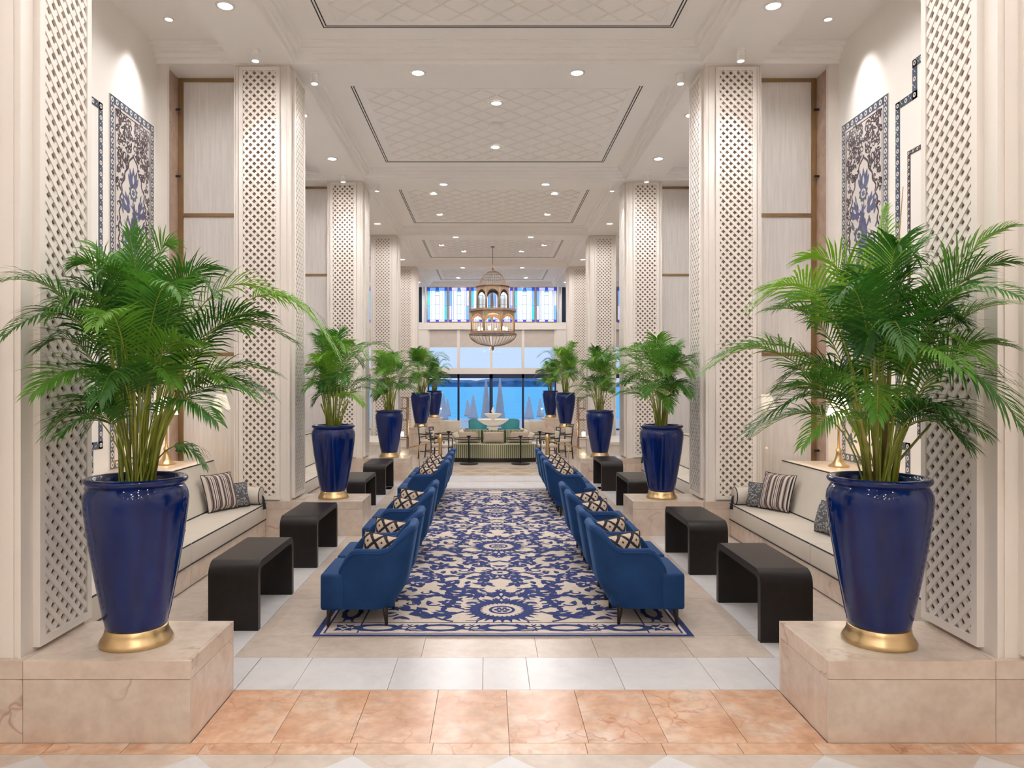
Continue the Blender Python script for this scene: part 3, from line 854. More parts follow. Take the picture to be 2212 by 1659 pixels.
def diamond_flower(y):
    for i in range(16):
        a = 2 * PI * i / 16; rr = .14 + .05 * abs(math.cos(a)) 
        fld.leaf(rr * .6 * math.cos(a), y + rr * .6 * math.sin(a), a, .085, .04)
    for i in range(16):
        a, b = 2 * PI * i / 16, 2 * PI * (i + 1) / 16
        fld.poly([(.125 * math.cos(a), y + .11 * math.sin(a)), (.125 * math.cos(b), y + .11 * math.sin(b)), (.085 * math.cos(b), y + .075 * math.sin(b)), (.085 * math.cos(a), y + .075 * math.sin(a))])
    fld.star(0, y, .02, .05, 4)
    for sx in (-1, 1):
        fld.leaf(sx * .2, y, 0 if sx > 0 else PI, .09, .03)
        fld.ribbon([(sx * .27, y + .03), (sx * .31, y), (sx * .27, y - .03)], .014)
PER = 2.30
rr_ = random.Random(3)
half = []
def vine(pts, w=.024, lf=.135, every=2, flowers=()):
    # catmull-ish dense sampling
    P = []
    n = len(pts)
    for i in range(n - 1):
        p0 = pts[max(i - 1, 0)]; p1 = pts[i]; p2 = pts[i + 1]; p3 = pts[min(i + 2, n - 1)]
        for j in range(6):
            t = j / 6
            P.append(tuple(0.5 * ((2 * p1[c]) + (-p0[c] + p2[c]) * t + (2 * p0[c] - 5 * p1[c] + 4 * p2[c] - p3[c]) * t * t + (-p0[c] + 3 * p1[c] - 3 * p2[c] + p3[c]) * t ** 3) for c in (0, 1)))
    P.append(pts[-1])
    half.append(('rib', P, w))
    sd = 1
    for i in range(2, len(P) - 1, every):
        a = math.atan2(P[i + 1][1] - P[i - 1][1], P[i + 1][0] - P[i - 1][0])
        half.append(('leaf', P[i][0], P[i][1], a + sd * 0.85, lf * rr_.uniform(.8, 1.2), .050, -sd * .7))
        if rr_.random() < .5: half.append(('leaf', P[i][0], P[i][1], a + sd * 0.35, lf * .8, .045, -sd * .5))
        sd = -sd
# right-half design over one period, mirrored to the left
vine([(.30, .02), (.42, .12), (.40, .30), (.52, .42), (.66, .36), (.72, .22)])
vine([(.30, -.04), (.46, -.16), (.62, -.12), (.74, .02), (.92, .06)])
vine([(.14, .62), (.30, .56), (.44, .66), (.52, .84), (.70, .90), (.86, .80)])
vine([(.24, 1.16), (.40, 1.02), (.60, 1.06), (.74, 1.20), (.94, 1.18)])
vine([(.24, 1.20), (.36, 1.36), (.54, 1.40), (.66, 1.54), (.86, 1.56), (.98, 1.44)])
vine([(.10, 1.52), (.26, 1.60), (.34, 1.78), (.50, 1.86), (.68, 1.78), (.78, 1.92), (.96, 1.98)])
vine([(.05, .68), (.16, .80), (.10, .96), (.20, 1.02)])
vine([(.05, 1.34), (.18, 1.44), (.10, 1.62), (.22, 1.72)])
vine([(.06, .34), (.18, .44), (.30, .40), (.36, .50)])
vine([(.98, .28), (.90, .44), (.94, .60), (1.0, .72)])
vine([(.10, 2.0), (.28, 1.98), (.46, 2.06), (.58, 2.2)])
for fx, fy, a, r in ((.50, .60, 2.4, .13), (.80, .30, .6, .14), (.72, .68, 1.2, .12), (.46, .16, 2.0, .10), (.88, .95, 2.6, .13), (.40, .86, -1.0, .12), (.62, 1.28, 1.8, .13), (.34, 1.50, 2.2, .10), (.90, 1.70, -.6, .14), (.52, 1.66, .9, .12), (.78, 2.10, 2.2, .14), (.42, 2.20, .3, .12), (.96, .02, 1.6, .12), (.64, 1.00, -1.2, .10), (.22, .38, 1.2, .08), (.20, 1.86, 2.6, .10), (.98, 1.30, 2.2, .10)):
    half.append(('flw', fx, fy, a, r * 1.12))
for i in range(100):
    half.append(('leaf', rr_.choice((.05, .16)) + rr_.uniform(.0, .86), rr_.uniform(0, 2.3), rr_.uniform(0, 6.28), .115, .052, rr_.choice((-.8, .8))))
for i in range(16):
    half.append(('spi', rr_.uniform(.2, .95), rr_.uniform(0, 2.3), rr_.uniform(0, 6.28), .055))
def inside(x, y, mg=0.0): return abs(x) < FX - mg and FY0 + mg < y < FY1 - mg
for j in range(-1, 4):
    yb = 5.87 + j * PER
    if FY0 + .02 < yb < FY1 + .3 and inside(0, yb, .22): big_rosette(yb)
    for d, fn in ((.50, lambda y: bud(y, -PI / 2)), (1.16, diamond_flower), (1.84, lambda y: bud(y, PI / 2))):
        if inside(0, yb + d, .16): fn(yb + d)
    for it in half:
        for sx in (-1, 1):
            if it[0] == 'rib':
                seg = []
                for x, y in it[1]:
                    if inside(x, yb + y, .01): seg.append((sx * x, yb + y))
                    else:
                        if len(seg) > 1: fld.ribbon(seg, it[2])
                        seg = []
                if len(seg) > 1: fld.ribbon(seg, it[2])
            elif it[0] == 'leaf':
                _, x, y, a, ln, w, bd = it
                if inside(x, yb + y, .07): fld.leaf(sx * x, yb + y, a if sx > 0 else PI - a, ln, w, bend=bd * sx)
            elif it[0] == 'flw':
                _, x, y, a, r = it
                if inside(x, yb + y, .13): fld.flower(sx * x, yb + y, a if sx > 0 else PI - a, r)
            else:
                _, x, y, a, r = it
                if inside(x, yb + y, .08): fld.spiral(sx * x, yb + y, a if sx > 0 else PI - a, r * 1.2, 5.0, .026, sgn=sx)
orn.p += fld.p
o = orn.emit(lambda u, v, d: (u, v, 0.0112 + d), [rug_blue, rug_cream], 'woven_pattern', rug)
o['kind'] = 'stuff'; o['label'] = 'dark blue woven floral pattern'

# ------------------------------------------------------------------ tile murals and tile borders on the alcove walls
def mural(s, side, k, yc, label):
    z0, z1, hw = 0.91, 4.82, 0.50
    m = empty('tile_mural', (s * XW, yc, z0), label, 'tile mural', 'floral tile murals')
    x0 = s * (XW - 0.012)
    MB().box(s * XW, x0, yc - hw, yc + hw, z0, z1).build('tile_ground', tile_white, m)
    f = lambda u, v, d: (s * (XW - 0.0135) - s * d, yc + u, z0 + v)
    H = z1 - z0
    b = Orn(); bw_ = 0.085
    for (a0, a1, c0, c1) in ((-hw, hw, 0, bw_), (-hw, hw, H - bw_, H), (-hw, -hw + bw_, bw_, H - bw_), (hw - bw_, hw, bw_, H - bw_)): b.poly([(a0, c0), (a1, c0), (a1, c1), (a0, c1)], 0)
    n = 36
    for i in range(n):
        v = bw_ / 2 + (H - bw_) * i / (n - 1)
        for u in (-hw + bw_ / 2, hw - bw_ / 2):
            b.disc(u, v, .030, 1, 1, 8); b.disc(u, v, .014, 0, 2, 6)
            if i < n - 1:
                for q in (-.03, .03): b.leaf(u + q * .6, v + .04, PI / 2, .035, .014, 1, 1)
    for i in range(1, 9):
        u = -hw + bw_ / 2 + (2 * hw - bw_) * i / 9
        for v in (bw_ / 2, H - bw_ / 2): b.disc(u, v, .030, 1, 1, 8); b.disc(u, v, .014, 0, 2, 6)
    b.emit(f, [tile_teal, tile_white], 'tile_border', m)
    a = Orn(); rg = random.Random(11)
    iw = hw - bw_ - 0.025
    # ogee arch outline (half width as a function of height)
    def arch(v):
        if v > 3.42: return 0.0
        pts = [(3.42, 0.0), (3.30, .10), (3.18, .17), (3.05, .24), (2.85, .29), (2.5, .315), (2.1, .30), (1.75, .27), (1.45, .33), (1.2, iw)]
        for (va, ua), (vb, ub) in zip(pts[:-1], pts[1:]):
            if vb <= v <= va: return ua + (ub - ua) * (va - v) / (va - vb) + .016 * math.sin(v * 42)
        return iw
    for sx in (-1, 1):
        P = [(sx * arch(3.42 - i * .03), 3.42 - i * .03) for i in range(0, 74)]
        a.ribbon(P, .024, .024, 1)
        a.ribbon([(sx * iw, 1.15), (sx * iw, H - bw_ - .03)], .012, .012, 1)
        for i in range(620):
            v = rg.uniform(1.25, H - bw_ - .05); u = rg.uniform(0.01, iw - .03)
            if u < arch(v) + .035: continue
            if rg.random() < .6: a.spiral(sx * u, v, rg.uniform(0, 6.28), .040, 4.6, .019, 1, 0, rg.choice((-1, 1)))
            else: a.leaf(sx * u, v, rg.uniform(0, 6.28), .07, .028, 1, 0, rg.choice((-.9, .9)))
    a.ribbon([(-iw, H - bw_ - .03), (iw, H - bw_ - .03)], .012, .012, 1)
    # stems and flowers inside the arch
    def saz(x, y, an, ln, w, bd):
        a.leaf(x, y, an, ln, w, 0, 0, bd)
        for i in range(1, 7):
            t = i / 7; aa = an + bd * t * .5
            cx, cy = x + math.cos(aa) * ln * t, y + math.sin(aa) * ln * t
            for sg in (-1, 1): a.leaf(cx, cy, an + bd * t + sg * .7, w * .75, w * .22, 0, 0)
    for (x, y, an, ln, w, bd) in ((0, .25, 1.9, 1.0, .11, -.6), (.05, .25, 1.1, .9, .10, .7), (-.05, 1.0, 1.9, .8, .12, .5), (.08, 1.1, 1.0, .9, .10, .9), (-.1, 1.9, 1.8, .7, .08, -.7),
                                  (.1, 1.8, 1.3, .6, .09, .6), (-.2, .3, 2.2, .7, .09, -1.0), (.2, .35, .9, .6, .09, 1.0), (0, 2.35, 1.9, .5, .08, -1.0), (.02, 2.3, 1.2, .6, .08, .9), (-.25, .9, 1.7, .5, .07, .4), (.28, .95, 1.4, .5, .07, -.4)):
        saz(x, y, an, ln, w * 1.5, bd)
    a.ribbon([(0, .1), (.03, .8), (-.04, 1.5), (.03, 2.2), (0, 2.9)], .02, .012, 0)
    for (x, y, r) in ((-.17, 2.45, .085), (.10, 2.55, .095), (-.22, .62, .11), (.24, .75, .10), (0, 1.62, .12), (.0, 3.0, .085), (.17, 2.0, .09), (-.15, 1.75, .08), (-.27, 1.15, .07), (.05, 2.12, .10)):
        r *= 1.25; a.star(x, y, r * .75, r, 10, 2, 1); a.disc(x, y, r * .5, 3, 2, 10); a.star(x, y, r * .25, r * .42, 6, 0, 3)
    for (x, y, an, r) in ((0, 3.05, 1.57, .16), (-.12, 2.8, 2.3, .14), (.14, 2.78, .8, .14), (.2, 1.4, .6, .13), (-.2, 1.4, 2.6, .13), (0, 1.95, 1.57, .18), (-.26, .9, 2.2, .11), (.26, 1.05, .9, .11), (0, .3, 1.57, .2)):
        a.flower(x, y, an, r * 1.35, 0, 1, 3)
    for i in range(110):
        v = rg.uniform(.15, 2.95); u = rg.uniform(-1, 1) * max(.02, (arch(v) if v > 1.2 else iw) - .06)
        a.leaf(u, v, rg.uniform(.4, 2.7), .11, .032, rg.choice((0, 0, 2)), 0, rg.choice((-.8, .8)))
    for sx in (-1, 1):   # drooping tulips in the lower part
        a.spiral(sx * .26, .45, 1.57, .10, 3.4, .028, 0, 0, sx); a.flower(sx * .28, .30, -1.3, .12, 0, 1, 3)
    a.emit(f, [tile_blue, tile_dark, tile_teal, tile_white], 'tile_flowers', m, 0.0005)
    return m
def tile_band(s, pts, w, name, label, dashed=False, yc=0.0, mats=None):
    """band of border tiles following rectilinear points (y, z) on the alcove wall"""
    m = empty(name, (s * XW, pts[0][0], min(p[1] for p in pts)), label, 'tile border', 'tile border bands')
    g = Orn(); dn = Orn()
    for (ya, za), (yb, zb) in zip(pts[:-1], pts[1:]):
        h = w / 2
        g.poly([(min(ya, yb) - h, min(za, zb) - h), (max(ya, yb) + h, min(za, zb) - h), (max(ya, yb) + h, max(za, zb) + h), (min(ya, yb) - h, max(za, zb) + h)], 0)
        ln = math.hypot(yb - ya, zb - za); n = max(1, int(ln / (w * 1.5)))
        for i in range(n + 1):
            t = i / n; y = ya + (yb - ya) * t; z = za + (zb - za) * t
            dn.disc(y, z, w * .33, 1, 1, 8); dn.disc(y, z, w * .14, 0, 2, 6)
            if i < n:
                y2 = ya + (yb - ya) * (t + .5 / n); z2 = za + (zb - za) * (t + .5 / n)
                for q in (-1, 1):
                    dn.leaf(y2 + q * w * .2, z2 + q * w * .2, .8, w * .4, w * .14, 1, 1)
    f = lambda u, v, d: (s * (XW - 0.006) - s * d, u, v)
    mb = MB()
    for pts_, mi, l in g.p:
        (a0, c0), (a1, c1) = pts_[0], pts_[2]
        mb.box(s * XW, s * (XW - 0.006), a0, a1, c0, c1)
    mb.build('tile_band', mats[0], m)
    dn.emit(f, mats, 'tile_motif', m, 0.0006)
for k in (0, 1):
    for s, side in SIDES:
        yc = yk(k) + 2.886   # bay centre (6.60 for the first bay)
        bn = BAYN[k]
        mural(s, side, k, yc + 1.59, f'tall blue floral tile mural, far end of the {side} alcove in the {bn} bay')
        if k == 0: mural(s, side, k, yc - 1.59, f'tall blue floral tile mural, near end of the {side} alcove in the {bn} bay')
        W1 = 0.075
        pts = [(yc - .62, 4.93), (yc + .62, 4.93), (yc + .62, 4.62), (yc + .92, 4.62), (yc + .92, 1.18), (yc + .74, 1.18), (yc + .74, .95)]
        tile_band(s, pts, W1, 'tile_border', f'wide stepped blue tile border, {side} alcove of the {bn} bay', mats=[tile_teal, tile_white])
        pts = [(yc - .42, 4.48), (yc + .42, 4.48), (yc + .42, 4.08), (yc + .72, 4.08), (yc + .72, 1.60), (yc + .55, 1.60), (yc + .55, 1.30), (yc + .3, 1.30)]
        tile_band(s, pts, 0.045, 'tile_border', f'narrow stepped black tile border, {side} alcove of the {bn} bay', mats=[tile_dark, tile_white])

# ------------------------------------------------------------------ banquettes
def cushion(w, h, t, n=12, pinch=0.10):
    """soft pillow mesh in local XZ, thickness along Y, with UVs"""
    mb = MB(); uvs = []
    for sgn in (1, -1):
        for j in range(n + 1):
            for i in range(n + 1):
                u = -1 + 2 * i / n; v = -1 + 2 * j / n
                x = u * (1 - pinch * (1 - abs(v) ** 2) * 0.6 * abs(u) ** 3) * w / 2
                z = v * (1 - pinch * (1 - abs(u) ** 2) * 0.6 * abs(v) ** 3) * h / 2
                d = ((1 - u ** 4) * (1 - v ** 4)) ** 0.55 * t / 2
                mb.v.append((x, sgn * d, z)); uvs.append(((u + 1) / 2, (v + 1) / 2))
        o = (n + 1) ** 2 if sgn < 0 else 0
        for j in range(n):
            for i in range(n):
                q = (o + j * (n + 1) + i, o + j * (n + 1) + i + 1, o + (j + 1) * (n + 1) + i + 1, o + (j + 1) * (n + 1) + i)
                mb.f.append(q if sgn < 0 else q[::-1]); mb.m.append(0)
    mb.uv = uvs
    return mb
def set_uv(o, uvs):
    l = o.data.uv_layers.new(name='UVMap')
    for lp in o.data.loops: l.data[lp.index].uv = uvs[lp.vertex_index]
_pil = {}
def pillow(name, loc, w, h, t, mat, rot, label, group, cat='pillow', piping=True):
    key = (w, h, t, mat.name)
    e = empty(name, loc, label, cat, group); e.rotation_euler = rot
    if key not in _pil:
        mb = cushion(w, h, t); o = mb.build('pillow_cover', mat, e, True, True); set_uv(o, mb.uv)
        per = [(-1 + 2 * i / 12, -1) for i in range(12)] + [(1, -1 + 2 * i / 12) for i in range(12)] + [(1 - 2 * i / 12, 1) for i in range(12)] + [(-1, 1 - 2 * i / 12) for i in range(13)]
        pts = []
        for u, v in per:
            pts.append((u * (1 - .1 * (1 - v * v) * .6 * abs(u) ** 3) * w / 2, 0, v * (1 - .1 * (1 - u * u) * .6 * abs(v) ** 3) * h / 2))
        p = MB().tube(pts, 0.005, 5).build('pillow_piping', piping_m, e, True, True)
        _pil[key] = (o.data, p.data)
    else:
        for nm, me in zip(('pillow_cover', 'pillow_piping'), _pil[key]):
            o = bpy.data.objects.new(nm, me); COL.objects.link(o); o.parent = e
    return e
for k in (0, 1):
    y0 = yk(k)
    for s, side in SIDES:
        bn = BAYN[k]
        ya, yb = y0 + 0.64, yk(k + 1) - 0.005
        ym = (ya + yb) / 2
        e = empty('banquette_sofa', (s * 3.1, ym, 0), f'long cream banquette sofa against the {side} wall in the {bn} bay', 'sofa', 'cream banquette sofas')
        MB().box(s * 2.75, s * 3.30, ya, yb, 0.012, 0.195).build('base', plinth_mb, e)
        MB().box(s * 2.765, s * 3.30, ya, yb, 0.0, 0.014).build('shadow_gap', piping_m, e)  # near-black strip gives the shade under the base as colour
        for a, b in ((ya + .005, ym - .003), (ym + .003, yb - .005)):
            cu = MB().rbox(s * 2.735, s * 3.26, a, b, 0.200, 0.395, 0.018, 2).build('seat_cushion', leather, e, True, autosm=50)
            MB().tube([(s * 2.738, a + .01, .386), (s * 2.738, b - .01, .386)], 0.0065, 6).build('piping', piping_m, cu)
            MB().tube([(s * 2.738, a + .01, .204), (s * 2.738, b - .01, .204)], 0.0065, 6).build('piping', piping_m, cu)
            pr = [(s * 3.20, .397), (s * 3.36, .895), (s * 3.498, .895), (s * 3.498, .397)]
            bk = MB().prism(pr, 'y', a, b).build('back_cushion', leather, e)
            MB().tube([(s * 3.36, a, .897), (s * 3.36, b, .897)], 0.007, 6).build('piping', piping_m, bk)
            MB().tube([(s * 3.195, a, .398), (s * 3.195, b, .398)], 0.008, 6).build('piping', piping_m, bk)
        lg = MB().box(s * 3.50, s * 4.045, ya, yb, 0.0, 0.89).build('marble_ledge', cream_mb, None)
        tag(lg, f'pale marble ledge behind the {side} banquette in the {bn} bay', 'ledge')
        for yy, fn in ((yb - .12, 'far'), (ya + .12, 'near')):
            bo = empty('bolster_pillow', (s * 3.0, yy, .395), f'cream roll bolster at the {fn} end of the {side} banquette, {bn} bay', 'bolster', 'cream roll bolsters')
            prof = [(0.0005, -0.25), (.07, -.25), (.094, -.244), (.10, -.23), (.10, .21), (.094, .225), (.0005, .228)]
            mb = MB().lathe(prof, 24)
            mb.v = [(3.0 * s + -s * -z if False else s * 3.0 + s * z, yy + x, .497 + y) for x, y, z in mb.v]
            mb.build('roll', leather, bo, True, autosm=45)
            mb = MB().lathe([(.101, -.243), (.106, -.238), (.101, -.232)], 24); mb.v = [(s * 3.0 + s * z, yy + x, .497 + y) for x, y, z in mb.v]
            mb.build('piping', piping_m, bo, True)
            MB().tube([(s * 2.745, yy, .50), (s * 2.735, yy, .47), (s * 2.728, yy, .40), (s * 2.722, yy, .34)], 0.007, 8, 0.022).build('tassel', piping_m, bo, True)
        if k == 0:
            pillow('striped_pillow', (s * 3.10, yb - .52, .60), .42, .42, .15, stripe_pillow, (R(18), 0, R(90) * s + R(28) * s), f'black and cream striped pillow on the {side} banquette', 'striped sofa pillows')
            pillow('speckled_pillow', (s * 2.98, yb - .33, .535), .30, .28, .13, dots, (R(14), 0, R(90) * s + R(42) * s), f'small grey speckled pillow leaning on the striped one, {side} banquette', 'grey speckled pillows')
            pillow('speckled_pillow', (s * 3.07, ym + .35, .545), .34, .30, .13, dots, (R(16), 0, R(90) * s + R(10) * s), f'grey speckled pillow half hidden behind the front {side} planter', 'grey speckled pillows')
            ly = 8.37 if s < 0 else 8.16
            lx = s * 3.75
            t = empty('table_lamp', (lx, ly, .89), f'brass candlestick lamp with lit cone shade on the {side} ledge', 'lamp', 'brass table lamps')
            MB().lathe([(.0005, 0), (.105, 0), (.107, .012), (.075, .03), (.05, .06), (.034, .11), (.026, .16), (.034, .175), (.020, .20), (.0005, .20)], 24, (lx, ly, .892)).build('lamp_base', brass, t, True, autosm=50)
            MB().tube([(lx, ly, 1.08), (lx, ly, 1.47)], .013, 10).build('stem', brass, t, True)
            MB().lathe([(.125, 0), (.064, .20)], 28, (lx, ly, 1.455)).build('lamp_shade', shade_m, t, True)
            d = bpy.data.lights.new('lamp_bulb', 'POINT'); d.energy = 6; d.color = (1, .78, .5); d.shadow_soft_size = .04
            o = bpy.data.objects.new('lamp_bulb', d); COL.objects.link(o); o.parent = t; o.location = (0, 0, .66)

# ------------------------------------------------------------------ planters and palms
POT = [(0.0005, .0), (.150, 0), (.158, .01), (.160, .03), (.172, .08), (.205, .26), (.238, .46), (.258, .62), (.263, .68), (.259, .715), (.246, .745), (.238, .757), (.243, .765), (.256, .775),
       (.260, .788), (.254, .800), (.240, .803), (.225, .796), (.217, .77), (.215, .745)]
BASE = [(0.0005, 0), (.183, 0), (.187, .012), (.180, .028), (.168, .045), (.160, .065), (.157, .085), (.150, .092), (.0005, .092)]
_pot = None
def planter(x, y, z, label):
    global _pot
    e = empty('planter', (x, y, z), label, 'planter', 'blue glazed planters')
    if _pot is None:
        g = MB().lathe(BASE, 40).build('gold_base', brass, e, True, True, autosm=60)
        mb = MB().lathe([(r, zz + .090) for r, zz in POT], 48); b = mb.build('glazed_pot', blue_glaze, e, True, True, autosm=60)
        so = MB().lathe([(.0005, .86), (.10, .862), (.216, .845)], 24).build('soil', soil_m, e, True, True)
        so.data.transform(Matrix.Translation((0, 0, 0)))
        _pot = [(o.name.split('.')[0], o.data) for o in (g, b, so)]
    else:
        for nm, me in _pot:
            o = bpy.data.objects.new(nm, me); COL.objects.link(o); o.parent = e
    return e
def bez(p0, p1, p2, t): return p0 * (1 - t) ** 2 + p1 * 2 * t * (1 - t) + p2 * t * t
def frond_mesh(p0, p1, p2, rng, pairs=34, lmax=0.24, start=0.34, wid=0.016, lift=0.25, droop=0.5):
    mb = MB()
    NP = 15
    pts = [bez(p0, p1, p2, i / (NP - 1)) for i in range(NP)]
    mb.mi = 1
    mb.tube(pts, 0.0052, 4, 0.0014, False)
    mb.mi = 0
    up = Vector((0, 0, 1))
    roll = rng.uniform(-.35, .35)
    for i in range(pairs):
        q = i / (pairs - 1)
        t = start + (1 - start) * q
        p = bez(p0, p1, p2, t)
        T = ((p1 - p0) * (1 - t) + (p2 - p1) * t).normalized()
        sd = T.cross(up)
        if sd.length < .05: sd = T.cross(Vector((1, .3, 0)))
        sd.normalize(); nn = sd.cross(T).normalized()
        sd, nn = sd * math.cos(roll) + nn * math.sin(roll), nn * math.cos(roll) - sd * math.sin(roll)
        ln0 = lmax * (0.55 + 0.45 * math.sin(PI * min(1, q * 1.15 + .12))) * (1.0 if q < .8 else 1 - (q - .8) * 1.8)
        fw = 0.45 + 0.75 * q
        for sg in (-1, 1):
            ln = ln0 * rng.uniform(.85, 1.12)
            d = (sd * sg * math.cos(fw) + T * math.sin(fw) + nn * (lift * rng.uniform(.5, 1.4))).normalized()
            w = wid * rng.uniform(.8, 1.15)
            c0 = p; c1 = p + d * ln * .40 - up * ln * droop * .05
            d2 = (d - up * droop * rng.uniform(.6, 1.2) * .6).normalized()
            c2 = c1 + d2 * ln * .35
            d3 = (d2 - up * droop * .7).normalized()
            c3 = c2 + d3 * ln * .30
            wv = d.cross(nn); wv = wv.normalized() * w / 2 if wv.length > 1e-4 else sd * w / 2
            fold = nn * w * .18
            b = len(mb.v)
            mb.v += [(c0 - wv * .4)[:], (c0 + wv * .4)[:], (c1 - wv + fold)[:], (c1 + wv + fold)[:], (c2 - wv * .8)[:], (c2 + wv * .8)[:], c3[:]]
            mb.f += [(b, b + 1, b + 3, b + 2), (b + 2, b + 3, b + 5, b + 4), (b + 4, b + 5, b + 6)]; mb.m += [0, 0, 0]
    return mb
def palm(x, y, z, label, seed, main=(), n=(7, 13, 13), sc=1.0, spear=None):
    """z = soil level; main: list of (tip, ctrl) offsets in metres from the clump base, each a frond placed by hand"""
    rng = random.Random(seed)
    e = empty('areca_palm', (x, y, z), label, 'palm', 'areca palms in planters')
    B = Vector((0, 0, 0))
    for i in range(10):
        a = rng.uniform(0, 2 * PI); r = .085 * math.sqrt(rng.random())
        p = Vector((r * math.cos(a), r * math.sin(a), -.03)); out = Vector((math.cos(a), math.sin(a), 0))
        h = rng.uniform(.35, .75) * sc; sp = rng.uniform(.05, .22) * sc
        pts = [p, p + Vector((0, 0, h * .4)) + out * sp * .25, p + Vector((0, 0, h)) + out * sp]
        MB().tube(pts, rng.uniform(.008, .014), 6, .006).build('cane', cane_m if rng.random() < .5 else rachis_m, e, True, True)
    sgx = -1 if x < 0 else 1
    def mk(tip, ctrl, pairs=34, lmax=.24, start=.36, mat=leaf_m, droop=.5, free=True):
        ox = tip.x * sgx            # keep the fronds clear of the column standing beside the planter
        if not free:
            if ox > .22: ctrl.x *= .22 / ox; tip.x *= .22 / ox
        elif ox > .18:
            f = 1 if tip.y > .12 else -1
            need = .20 + .85 * ox
            if ox > .36: tip.x *= .36 / ox; ctrl.x *= .36 / ox; ox = .36; need = .48
            if tip.y * f < need: tip.y = f * need; ctrl.y = f * max(.22, abs(ctrl.y))
            ctrl.x = sgx * min(ctrl.x * sgx, .12)
        a = math.atan2(tip.y, tip.x)
        r0 = rng.uniform(.015, .085); a0 = a + rng.uniform(-.7, .7); p0 = Vector((r0 * math.cos(a0), r0 * math.sin(a0), -.01))
        mb = frond_mesh(p0, ctrl, tip, rng, int(pairs * 1.05), lmax * 1.08 * sc, start, .0118, .22, droop)
        mb.build('frond', [mat, rachis_m], e, False, True)
    for tip, ctrl, kw in main: mk(Vector(tip), Vector(ctrl), **kw)
    for grp, (cnt, r0, r1, h0, h1) in enumerate(((n[0], .12, .45, 1.0, 1.30), (n[1], .45, .85, .66, 1.05), (n[2], .5, .82, .22, .62))):
        for i in range(cnt):
            a = 2 * PI * (i + rng.uniform(-.35, .35)) / cnt + grp
            r = rng.uniform(r0, r1) * sc; h = rng.uniform(h0, h1) * sc
            tip = Vector((r * math.cos(a), r * math.sin(a), h))
            ctrl = Vector((r * .30 * math.cos(a), r * .30 * math.sin(a), h + (rng.uniform(.25, .5) if grp else .12) * sc))
            mk(tip, ctrl, rng.randint(28, 36), rng.uniform(.20, .27), rng.uniform(.36, .48), leaf_bright if rng.random() < .14 else leaf_m, rng.uniform(.35, .7), False)
    if spear:
        MB().tube([(.02, 0, 0), Vector(spear) * .5 + Vector((.01, 0, .03)), Vector(spear) * .82, spear], .010, 5, .002).build('spear_leaf', spear_m, e, True, True)
    return e
FR = dict
left_main = [((-.40, -.62, 1.00), (-.10, -.25, 1.22), FR(pairs=40, lmax=.23)),
             ((1.05, .10, .72), (.55, .15, 1.62), FR(pairs=40, lmax=.25, start=.55, mat=leaf_bright, droop=.9)),
             ((.02, -.12, 1.32), (.06, .02, .85), FR(pairs=40, lmax=.27, start=.40)),
             ((.42, .05, 1.17), (.06, .02, 1.25), FR(pairs=36, lmax=.24)),
             ((-.28, .25, 1.28), (-.10, .10, 1.25), FR(pairs=34, lmax=.2)),
             ((.72, -.05, .90), (.30, .0, 1.05), FR(pairs=36, lmax=.25)),
             ((.70, .15, .60), (.25, .05, .80), FR(pairs=34, lmax=.24)),
             ((-.26, -.36, .72), (-.1, -.1, .95), FR(pairs=34, lmax=.22)),
             ((.50, -.30, .70), (.05, -.10, .95), FR(pairs=34, lmax=.25)),
             ((-.24, -.25, .30), (-.1, -.1, .60), FR(pairs=20, lmax=.2, start=.5)),
             ((.32, .1, .10), (.18, .05, .35), FR(pairs=20, lmax=.16, start=.5, droop=1.2))]
right_main = [((-.95, -.10, .62), (-.45, .0, 1.02), FR(pairs=40, lmax=.25)),
              ((-.62, -.1, .42), (-.25, -.05, .80), FR(pairs=36, lmax=.25)),
              ((.36, -.60, .30), (.20, -.35, 1.05), FR(pairs=38, lmax=.30, start=.45, droop=.9)),
              ((.62, -.05, 1.12), (.15, .0, 1.15), FR(pairs=38, lmax=.24)),
              ((.70, -.1, .92), (.2, -.05, .95), FR(pairs=38, lmax=.24)),
              ((.78, -.1, .72), (.25, -.05, .85), FR(pairs=38, lmax=.24)),
              ((.02, .0, 1.48), (.0, .02, .9), FR(pairs=26, lmax=.16, start=.68, mat=leaf_bright)),
              ((.42, .1, 1.28), (.12, .05, 1.2), FR(pairs=36, lmax=.24)),
              ((-.42, .0, 1.20), (-.05, .0, 1.40), FR(pairs=38, lmax=.25, mat=leaf_bright)),
              ((-.20, -.25, .72), (-.02, -.10, 1.12), FR(pairs=34, lmax=.24)),
              ((-.55, .1, .95), (-.15, .02, 1.05), FR(pairs=36, lmax=.24)),
              ((.20, -.3, .85), (.03, -.1, 1.05), FR(pairs=34, lmax=.25))]
